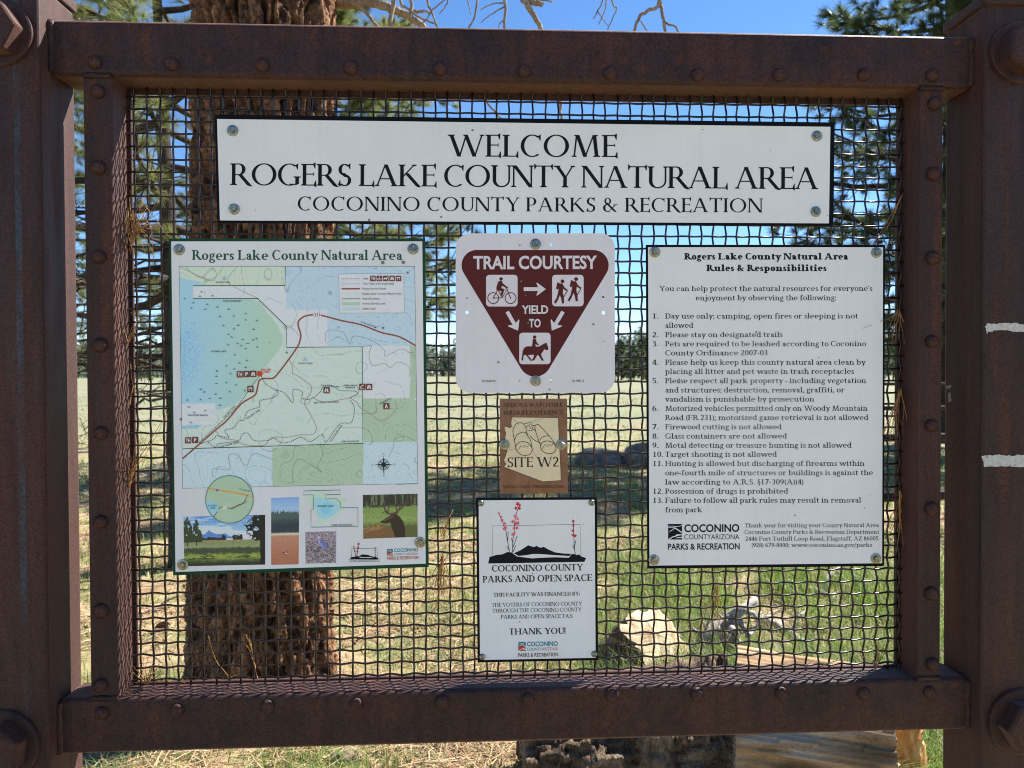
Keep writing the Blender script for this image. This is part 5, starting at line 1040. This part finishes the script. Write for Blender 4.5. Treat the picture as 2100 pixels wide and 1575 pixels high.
limb(t1, 'bare_branch', [([(470, 300, .1), (425, 275), (395, 262), (380, 250)], .018, .010), ([(440, 330), (418, 300), (400, 280)], .012, .007), ([(436, 232, .1), (420, 240), (404, 252)], .010, .005)], 2.05, M_GREY)
# the thin dark pine to its left
b2 = gnd(380, 1163); top2 = at(312, 40, b2[1]); hh = top2[2]; lean2 = ((top2[0]-b2[0])*6.2/hh, .15)
t2 = empty('thin_pine', b2, 'thin dark pine with bare lower branches, seen through the left edge of the mesh', 'tree')
crown_pine(t2, b2, 6.2, 2.05, 2.0, 46, 28, 115, .15, .0026, (.10, .13, .035), (.27, .28, .085), .098, lean2, M_BARK2, .8)
mb = MB(); 
for i in range(26):
    z = random.uniform(1.25, 2.6); a = random.uniform(2.4, 4.6) if i % 4 else random.uniform(-.6, 1.2); L_ = random.uniform(.5, 1.5); p0 = np.array([b2[0]+lean2[0]*z/6.2, b2[1], z]); dh = np.array([math.cos(a), math.sin(a), 0]); t = np.linspace(0, 1, 8)
    pts = p0+np.outer(t*L_, dh)+np.outer(-.25*L_*t*t+random.uniform(-.1, .35)*L_*t, [0, 0, 1])+RNG.normal(0, .018, (8, 3)); r_ = random.uniform(.007, .017); mb.tube(pts, r_*(1-.75*t), 6, False)
    for k in range(9):
        q = random.uniform(.25, 1); b0 = np.array([np.interp(q, t, pts[:, c]) for c in range(3)]); v = RNG.normal(0, .13, 3)+dh*.08; mb.tube([b0, b0+v*.5+RNG.normal(0, .012, 3), b0+v+[0, 0, -.03]], [.004, .003, .0016], 4, False)
        if k < 4: w_ = b0+v*.5; mb.tube([w_, w_+RNG.normal(0, .06, 3)], [.0025, .0014], 3, False)
link('dead_branches', mb.mesh('dead_branches', M_BARK2, True), t2)
# a young pine further behind, between the two trunks and right of the thick one
b3 = gnd(690, 960); t3_ = empty('young_pine', b3, 'yellow green young pine standing behind the thick trunk', 'tree')
crown_pine(t3_, b3, 8.5, 2.7, 2.6, 76, 30, 130, .19, .005, (.11, .145, .04), (.27, .29, .10), .12, (0, 0), M_BARK2, .85)
b5 = gnd(215, 925); t5 = empty('slender_pine', b5, 'blue green pine partly hidden by the left post and side rail', 'tree')
crown_pine(t5, b5, 9, 2.0, 2.4, 60, 24, 80, .19, .006, (.10, .135, .048), (.25, .275, .105), .13, (0, 0), M_BARK2, .9)
# the tall pine at the right whose shade falls over the meadow
b4 = np.array([10.2, 13.6, 0]); t4_ = empty('tall_pine', b4, 'tall dark green pine hanging over the top right corner', 'tree')
crown_pine(t4_, b4, 16, 2.5, 4.2, 110, 34, 90, .26, .010, (.035, .062, .022), (.16, .20, .07), .26, (0, 0), M_BARK2, .9, droop=.2, tube_k=1.3)
b6 = np.array([9.0, 10.9, 0]); t6 = empty('bushy_pine', b6, 'nearer bushy pine with dense long needles, between the right side rail and the right post', 'tree')
crown_pine(t6, b6, 9, 2.0, 2.3, 60, 24, 80, .21, .007, (.035, .060, .022), (.17, .21, .075), .16, (0, 0), M_BARK2, .9, droop=.18)
# ------------------------------------------------------------------ far woods
def woods():
    VV = []; CC = []
    def tree(x, y, h, n, wd, tone):
        f = RNG.random(n)**.75; r = wd*(1.02-f)*np.sqrt(RNG.random(n)); a = RNG.uniform(0, 6.28, n); zz = h*(.04+.96*f); c = np.stack([x+r*np.cos(a), y+r*np.sin(a), zz], 1)
        s = h*.075*(1.15-f*.7); v = c[:, None]+RNG.normal(0, 1, (n, 3, 3))*s[:, None, None]*[1, 1, .75]; VV.append(v.reshape(-1, 3)); k = RNG.random((n, 1))*.5+RNG.random()*.5
        CC.append(np.repeat((np.array([.085, .115, .085])*(1-k)+np.array([.165, .205, .13])*k)*tone, 3, 0))  # distance haze is put into the foliage colour, paler and bluer
        q = wd*.07; VV.append(np.array([[x-q, y, 0], [x+q, y, 0], [x, y, h*.8]])); CC.append(np.full((3, 3), .06))
    for a in np.arange(-80, 80, .26):
        for row in range(3):
            dd = 330+row*55+random.uniform(-22, 22)+60*vn(a*.2, row, 1.); az = R(a+random.uniform(-.2, .2))+YAW; h = (11+6*random.random()+7*vn(a*.35, 3., 2.))*(1+.12*row); tree(dd*math.sin(az), dd*math.cos(az), h, 60, h*.21, 1.0)
    V = np.concatenate(VV); me = mesh_np('far_woods', V, [np.arange(len(V)).reshape(-1, 3)], M_NEEDLE, cols=np.concatenate(CC)); tag(link('far_woods', me), 'far dark green belt of pines along the horizon', 'woods', kind='stuff')
woods()
def far_pine(u, d_, h, lab):
    az = math.atan((u-1050)/FPX)+YAW; p = np.array([d_*math.sin(az), -DIST+d_*math.cos(az), 0]); o = empty('distant_pine', p, lab, 'tree', 'bushy pines out on the meadow edge')
    crown_pine(o, p, h, h*.08, h*.36, 34, 9, 22, h*.07, h*.02, (.03, .05, .022), (.10, .125, .05), h*.02, (0, 0), M_BARK2, 1.0)
for u, d_, h, lab in ((1274, 150, 8.2, 'bushy distant pine nearest the trail courtesy sign, on the meadow edge'), (1300, 140, 7.0, 'lower bushy distant pine in the gap left of the rules sign'), (1319, 150, 9.0, 'distant pine against the left edge of the rules sign'), (1832, 150, 7.5, 'distant pine between the rules sign and the right side rail'), (290, 190, 7.5, 'distant pine seen through the mesh left of the map sign')): far_pine(u, d_, h, lab)
# ------------------------------------------------------------------ logs, stump, rocks and litter
def rough_log(name, p0, p1, r0, r1, mt, parent, amp=.01, sc=6, n=40, k=60, endm=None, stretch=.25, squash=1.0, sup=2, en=.004):
    p0, p1 = np.array(p0, float), np.array(p1, float); ax = p1-p0; L = np.linalg.norm(ax); ax /= L; u = np.cross(ax, [0, 0, 1.0]); u /= np.linalg.norm(u); v = np.cross(u, ax)
    t = np.linspace(0, 1, k); a = np.linspace(0, 2*np.pi, n, endpoint=False); A_, T_ = np.meshgrid(a, t); ca, sa = np.cos(A_), np.sin(A_)
    dsp = (fbm(ca*sc*.3+3, sa*sc*.3, T_*L*sc*stretch, 5, .6)-.5)*2*amp*3+(np.abs(fbm(ca*sc*.5, sa*sc*.5+7, T_*L*sc*stretch*.7, 3)-.5) < .05)*-amp*1.2
    r = (r0+(r1-r0)*T_)*(np.abs(ca)**sup+np.abs(sa)**sup)**(-1/sup)+dsp; P_ = p0+ax*(T_*L)[..., None]+u*(r*ca)[..., None]+v*(r*sa*squash)[..., None]; V = P_.reshape(-1, 3)
    i0 = np.arange(k-1)[:, None]*n; j = np.arange(n)[None]; j2 = (j+1) % n; F = np.stack([i0+j, i0+j2, i0+n+j2, i0+n+j], -1).reshape(-1, 4)
    o = link(name, mesh_np(name, V, [F], mt, smooth=True), parent)
    for e, row, sg_ in ((0, 0, -1), (1, k-1, 1)):      # end grain, slightly domed and splintered
        ring = P_[row]; c = ring.mean(0); rr = [ring]+[c+(ring-c)*f+ax*sg_*(.004+.012*(1-f))+ax*RNG.normal(0, en, (n, 1)) for f in (.8, .55, .3, .1)]; W = np.concatenate(rr); q = len(rr); i0 = np.arange(q-1)[:, None]*n
        G = np.stack([i0+j, i0+j2, i0+n+j2, i0+n+j], -1).reshape(-1, 4); G = G[:, ::-1] if sg_ < 0 else G
        W = np.vstack([W, c+ax*sg_*.016]); Tt = np.stack([np.full(n, len(W)-1), (q-1)*n+np.arange(n), (q-1)*n+(np.arange(n)+1) % n], 1)
        link('cut_end', mesh_np('cut_end', W, [G, Tt], endm or mt, smooth=False), parent)
    return o
def grain(name, a, b_, c, s=(14, 14, .8)):
    mt, n, b = nmat(name); f = noise(n, objco(n, s), 2.2, 3, .5); g = noise(n, objco(n, tuple(x*4 for x in s)), 9, 5, .7); cc = ramp(n, f, [(.3, a), (.5, b_), (.66, c)])
    n.links.new(mix(n, 1.0, cc, ramp(n, g, [(.30, (.40, .37, .34)), (.46, (1, 1, 1)), (.7, (1.35, 1.28, 1.2))]), 'MULTIPLY'), b.inputs['Base Color']); b.inputs['Roughness'].default_value = .8; b.inputs['Specular IOR Level'].default_value = .2; bump(n, b, f, .6, .006); return mt
M_LOG = grain('weathered_log', (.15, .088, .042), (.34, .225, .125), (.38, .32, .25), (.7, 9, 9)); M_END = grain('orange_heartwood', (.36, .16, .045), (.55, .27, .08), (.68, .40, .16), (30, 8, 8)); M_CREAM = grain('cream_cut_wood', (.22, .135, .065), (.44, .34, .21), (.52, .43, .29), (9, 2.5, 1.2))
M_CHAR = bark('charred_bark', (.042, .028, .018), (.16, .11, .07), (.36, .275, .19), 18, .025)
lz = .27
la = gnd(1512, 1500, lz); lb = gnd(1812, 1545, lz)
lg_ = empty('weathered_log', (la+lb)/2*np.array([1, 1, 0]), 'barkless weathered log with long dark cracks, below the bottom rail at right', 'log')
rough_log('log_body', la, lb, .27, .25, M_LOG, lg_, .0085, 34, 240, 90, M_LOG, .022)
def wedge(u, v, w_, hgt):
    c = gnd(u, v); nn_ = 26; V = []; F = []
    for i in range(nn_+1):
        f = i/nn_
        for k in range(16):
            a = k*math.pi/8; r = (w_*(1-f)**.85*.5+.012)*(1+.18*(random.random()-.5)); V.append((r*math.cos(a)+.05*f+.01*random.random(), r*math.sin(a)*.7, f*hgt+random.uniform(-.012, .012)))
    for i in range(nn_):
        for k in range(16): F.append((i*16+k, i*16+(k+1) % 16, (i+1)*16+(k+1) % 16, (i+1)*16+k))
    o = link('splintered_stub', mesh_np('splintered_stub', np.array(V), [np.array(F)], M_END, smooth=False), None, c); tag(o, 'orange pointed stub of freshly splintered wood at the right end of the weathered log', 'stub')
wedge(1838, 1640, .20, .36)
ca = gnd(1075, 1560, .15); cb = gnd(1508, 1508, .21)
cl = empty('bark_log', (ca+cb)/2*np.array([1, 1, 0]), 'dark charred log still covered in rough bark, below the middle of the bottom rail', 'log')
rough_log('bark', ca, cb, .215, .265, M_CHAR, cl, .016, 20, 130, 260, M_CHAR, .5)
# pale stump
sp = gnd(1338, 1385); sv = np.array([.22, -.5, .84]); sv /= np.linalg.norm(sv); st_ = empty('pale_stump', sp, 'short dark barked stump with a bright cream cut face, behind the mesh', 'stump')
top_ = at(1342, 1306, sp[1]+.05); rough_log('stump_body', top_-sv*.30, top_, .20, .150, M_CHAR, st_, .016, 9, 60, 40, M_CREAM, .6, 1.05, 5, .0012)
def snag(name, runs, Y, mt, label, cat):
    for i in range(26):
        u, v = random.uniform(1385, 1545), random.uniform(1290, 1392); a = R(random.choice((random.uniform(15, 70), random.uniform(-30, 15), random.uniform(100, 160)))); L = random.uniform(18, 62); w_ = random.uniform(.006, .020)
        runs = runs+[([(u, v, random.uniform(-.2, .1)), (u+L*.5*math.cos(a)+random.uniform(-5, 5), v-L*.5*math.sin(a)), (u+L*math.cos(a), v-L*math.sin(a), random.uniform(-.1, .1))], w_, w_*.25)]
    o = empty(name, at(runs[0][0][0][0], runs[0][0][0][1], Y)*np.array([1, 1, 0]), label, cat); limb(o, 'dead_branch', runs, Y, mt); return o
snag('root_snag', [([(1385, 1402, -.1), (1412, 1362), (1452, 1308), (1490, 1272, .05), (1520, 1252), (1548, 1228, .1)], .058, .020), ([(1494, 1270), (1515, 1275), (1532, 1300)], .026, .010), ([(1470, 1292), (1488, 1318, -.05), (1502, 1350, -.1)], .030, .014), ([(1440, 1325), (1470, 1300), (1494, 1288)], .026, .010), ([(1490, 1345, -.05), (1512, 1368, -.1), (1530, 1382, -.15)], .014, .007), ([(1425, 1345, -.1), (1462, 1322), (1500, 1312, .05), (1528, 1318, .08)], .022, .006), ([(1530, 1250), (1548, 1262), (1556, 1290)], .016, .005), ([(1400, 1385, -.15), (1440, 1372, -.1), (1478, 1376, -.1)], .03, .012), ([(1455, 1310), (1448, 1285), (1462, 1262)], .012, .004), ([(1512, 1368), (1548, 1352), (1590, 1350)], .016, .008)], 2.25, M_GREY, 'bleached forked root snag beside the cream cut stump', 'dead branch')
def ground_stick(u0, v0, u1, v1, r, mt, label, name='fallen_branch'):
    a, b = gnd(u0, v0, r*.7), gnd(u1, v1, r*.6); o = empty(name, (a+b)/2*np.array([1, 1, 0]), label, 'dead branch'); mb = MB(); t = np.linspace(0, 1, 12); p = a+np.outer(t, b-a)+RNG.normal(0, r*.3, (12, 3)); mb.tube(p, r*(1-.5*t), 9)
    q = p[7]; mb.tube([q, q+[r*2, r*3, r*2.2], q+[r*5, r*5, r*3]], [r*.5, r*.35, r*.2], 6); link('branch_wood', mb.mesh('branch_wood', mt, True), o)
ground_stick(1608, 1198, 1748, 1240, .045, M_GREY, 'grey fallen branch lying in the green grass under the rules sign')
ground_stick(1560, 1260, 1668, 1330, .030, M_GREY, 'thin grey stick slanting down through the grass right of the root snag')
ground_stick(262, 1268, 345, 1244, .022, M_BARK2, 'dark stick on the straw at the left edge of the mesh')
ground_stick(690, 1338, 735, 1322, .014, M_BARK2, 'short brown twig lying on straw right of the thick trunk')
M_ROCK = plain('pale_rock', (.21, .165, .11), .95, .1, .6, 40); M_ROCKD = plain('basalt_boulder', (.17, .145, .12), .9, .2, .6, 7)
def rock(u, v, w_, hgt, label, mt=None, sq=1.0, sink=.25, name='rock'):
    c = gnd(u, v); me = bpy.data.meshes.new(name); bm = bmesh.new(); bmesh.ops.create_icosphere(bm, subdivisions=4, radius=1); s = random.random()*40
    V = np.array([x.co[:] for x in bm.verts]); r = 1+.55*(fbm(V[:, 0]*1.1+s, V[:, 1]*1.1, V[:, 2]*1.1+s, 3)-.5)+.30*(fbm(V[:, 0]*4, V[:, 1]*4+s, V[:, 2]*4, 4, .6)-.5)
    for x, k, p in zip(bm.verts, r, V): k2 = k+.10*(round(6*(p[0]*.5+p[2]*.7+k))/6-(p[0]*.5+p[2]*.7+k)); x.co = Vector((p[0]*k2*w_/2, p[1]*k2*w_/2*sq, p[2]*k2*hgt))
    bm.to_mesh(me); bm.free(); me.materials.append(mt or M_ROCK)
    for p in me.polygons: p.use_smooth = True
    o = link(name, me, None, (c[0], c[1], hgt*(.5-sink))); o.rotation_euler = (0, 0, random.uniform(-.3, .3)); tag(o, label, 'rock')
rock(712, 1566, .125, .05, 'pale angular rock on the straw just below the bottom rail', sq=.8, sink=.4)
rock(1232, 953, .85, .20, 'dark boulder in tree shade, right beside the wildlife plaque', M_ROCKD, 1.0, .15, 'boulder'); rock(1322, 955, .70, .26, 'dark boulder at the left edge of the rules sign, in tree shade', M_ROCKD, 1.0, .15, 'boulder')
rock(1570, 1335, .17, .04, 'flat pale stone beside the grey root snag'); rock(1490, 1388, .20, .05, 'tan stone behind the sill, under the root snag'); rock(945, 1250, .07, .03, 'small pale stone in the grass left of the funding sign'); rock(1265, 1372, .16, .08, 'mottled grey stone between the funding sign and the stump', M_ROCKD)
# pine cones
M_CONE = plain('pine_cone', (.17, .085, .045), .8, .2, .4, 120)
def cone(u, v, label):
    c = gnd(u, v, .02); V = []; F = []; k = 0
    for i in range(90):
        f = i/90; a = i*2.4; r = .034*math.sin(math.pi*(.12+.85*f))**.8; x = (f-.5)*.085; d = np.array([.35, math.cos(a), math.sin(a)]); q = np.array([x, r*math.cos(a)*.7, r*math.sin(a)*.7]); s = np.array([0, -math.sin(a), math.cos(a)])*.008
        V += [q-s, q+s, q+d*.013+s*.9, q+d*.013-s*.9]; F.append((k, k+1, k+2, k+3)); k += 4
    o = link('pine_cone', mesh_np('pine_cone', np.array(V), [np.array(F)], M_CONE), None, c); o.rotation_euler = (0, 0, random.uniform(0, 6)); tag(o, label, 'pine cone', 'pine cones on the ground')
for u, v, l in ((333, 1288, 'pine cone on straw near the left edge of the mesh'), (790, 1182, 'pine cone in the grass just below the corner of the map sign'), (728, 1178, 'dark pine cone below the map sign, right of the trunk'), (1155, 1560, 'pine cone on straw below the bottom rail')): cone(u, v, l)
# pipe fence beyond, at the right
fa = at(1790, 765, 4.9)*np.array([1, 1, 0]); pf = empty('pipe_fence', fa, 'low rusty pipe fence glimpsed right of the rules sign', 'fence')
mb = MB(); mb.tube([fa+[0, 0, 0], fa+[0, 0, 1.45]], .045, 14); link('fence_post', mb.mesh('fence_post', M_RUST, True), pf)
fb = fa+np.array([3.2, .5, 0]); mb = MB(); mb.tube([fb, fb+[0, 0, 1.45]], .045, 14); link('fence_post', mb.mesh('fence_post', M_RUST, True), pf)
for z, r in ((1.39, .014), (1.17, .02), (.90, .035), (.36, .045)):
    mb = MB(); mb.tube([fa+[0, 0, z], (fa+fb)/2+[0, 0, z-.01], fb+[0, 0, z]], r, 12); link('fence_rail', mb.mesh('fence_rail', M_RUST, True), pf)
# dry needles caught in the mesh
M_DRY = colmat('dry_needles', .5, .3, .2)
def caught(label, items, y0=-.012):
    few = len(items) < 5; mb = MB(); tops = []
    if few: root = empty('dry_pine_needles', at(*items[0][0][0], y0), label, 'needles', 'dry pine needles caught in the mesh')
    for pts, r in items:
        k = len(pts); p = np.array([at(u, v, y0+random.uniform(-.012, .02)) for u, v in pts]); pp = np.array([[np.interp(t, np.arange(k), p[:, c]) for c in range(3)] for t in np.linspace(0, k-1, k*3)]); pp[1:-1] += RNG.normal(0, .0006, (len(pp)-2, 3)); c = random.random()
        if few: mb = MB()
        mb.tube(pp, np.linspace(r, r*.45, len(pp)), 5, False, col=np.array([.50, .30, .11])*(1-c)+np.array([.36, .155, .06])*c); tops.append(p[0])
        if few: link('needle', mb.mesh('needle', M_DRY, True), root)
    if few: return
    o = link('dry_pine_needles', mb.mesh('dry_pine_needles', M_DRY, True)); tag(o, label, 'needles', 'dry pine needles caught in the mesh')
def fan(u, v, n, L, a0, a1, r=.0006, bend=6):
    out = []
    for i in range(n):
        a = R(random.uniform(a0, a1)); l = L*random.uniform(.55, 1); x, y = u+random.uniform(-3, 3), v+random.uniform(-6, 6); s = random.uniform(-bend, bend); out.append(([(x, y), (x+l*.5*math.cos(a)+s, y-l*.5*math.sin(a)), (x+l*math.cos(a)+s*.3, y-l*math.sin(a))], r))
    return out
caught('tangle of tan and orange dry needles at the upper left corner of the mesh', fan(268, 500, 16, 130, 55, 100)+fan(275, 440, 14, 90, 200, 300)+[([(286, 425), (310, 470), (315, 535)], .0011), ([(284, 405), (312, 440), (346, 485)], .0008), ([(270, 330), (300, 290), (332, 265)], .0007), ([(275, 345), (310, 310), (334, 288)], .0007)]+fan(272, 470, 8, 50, -20, 60))
caught('dry needles along the left clamp bar beside the map sign', fan(264, 1000, 14, 110, 60, 100)+[([(268, 970), (310, 900), (346, 845)], .0009), ([(268, 975), (300, 930), (345, 850)], .0007), ([(266, 830), (272, 790), (268, 740)], .0009), ([(275, 680), (285, 660), (268, 640)], .0009)]+fan(262, 700, 8, 70, 60, 110))
caught('dry needles hanging beside the lower right corner of the map sign', fan(907, 1142, 18, 120, 235, 285, .0008)+fan(908, 1100, 8, 60, 60, 120, .0008))
caught('orange dry needle bundle in front of the thick trunk', [([(505, 1302), (514, 1325), (522, 1360), (529, 1393)], .0014), ([(498, 1310), (512, 1335), (524, 1370)], .0009), ([(511, 1303), (518, 1340), (527, 1388)], .0009), ([(427, 1304), (434, 1330), (446, 1360), (470, 1388)], .0010), ([(345, 1393), (400, 1395), (440, 1392)], .0009), ([(455, 1393), (478, 1388), (490, 1382)], .0016)])
caught('dry needles hanging below the left part of the rules sign', fan(1470, 1205, 9, 150, 250, 280, .0008))
caught('long orange needles crossing the upper right corner of the mesh', [([(1848, 405), (1825, 445), (1790, 500)], .0013), ([(1850, 400), (1828, 452), (1796, 500)], .0010), ([(1846, 412), (1815, 460), (1792, 502)], .0007)])
caught('dry needles hanging along the right clamp bar beside the middle of the rules sign', fan(1846, 800, 16, 120, 240, 285, .0008))
caught('wispy curled dry needles beside the upper part of the rules sign, right', fan(1843, 640, 12, 90, 200, 290, .0006, 10))
caught('brown dry needles along the right clamp bar beside the bottom of the rules sign', fan(1847, 1010, 12, 130, 250, 280, .0009))
caught('pale straw lying on the sill at the right end of the mesh', [([(1678, 1368), (1705, 1358), (1732, 1348)], .0013), ([(1760, 1340), (1790, 1360), (1810, 1366)], .0008), ([(1650, 1370), (1672, 1350)], .0009)]+fan(1795, 1368, 10, 60, 60, 150, .0007))
caught('straw scraps on the sill at the left corner of the mesh', fan(300, 1398, 16, 60, 20, 160, .0008)+[([(268, 1400), (330, 1396), (380, 1400)], .001)])
SC.render.film_transparent = False
print('objects', len(bpy.data.objects))
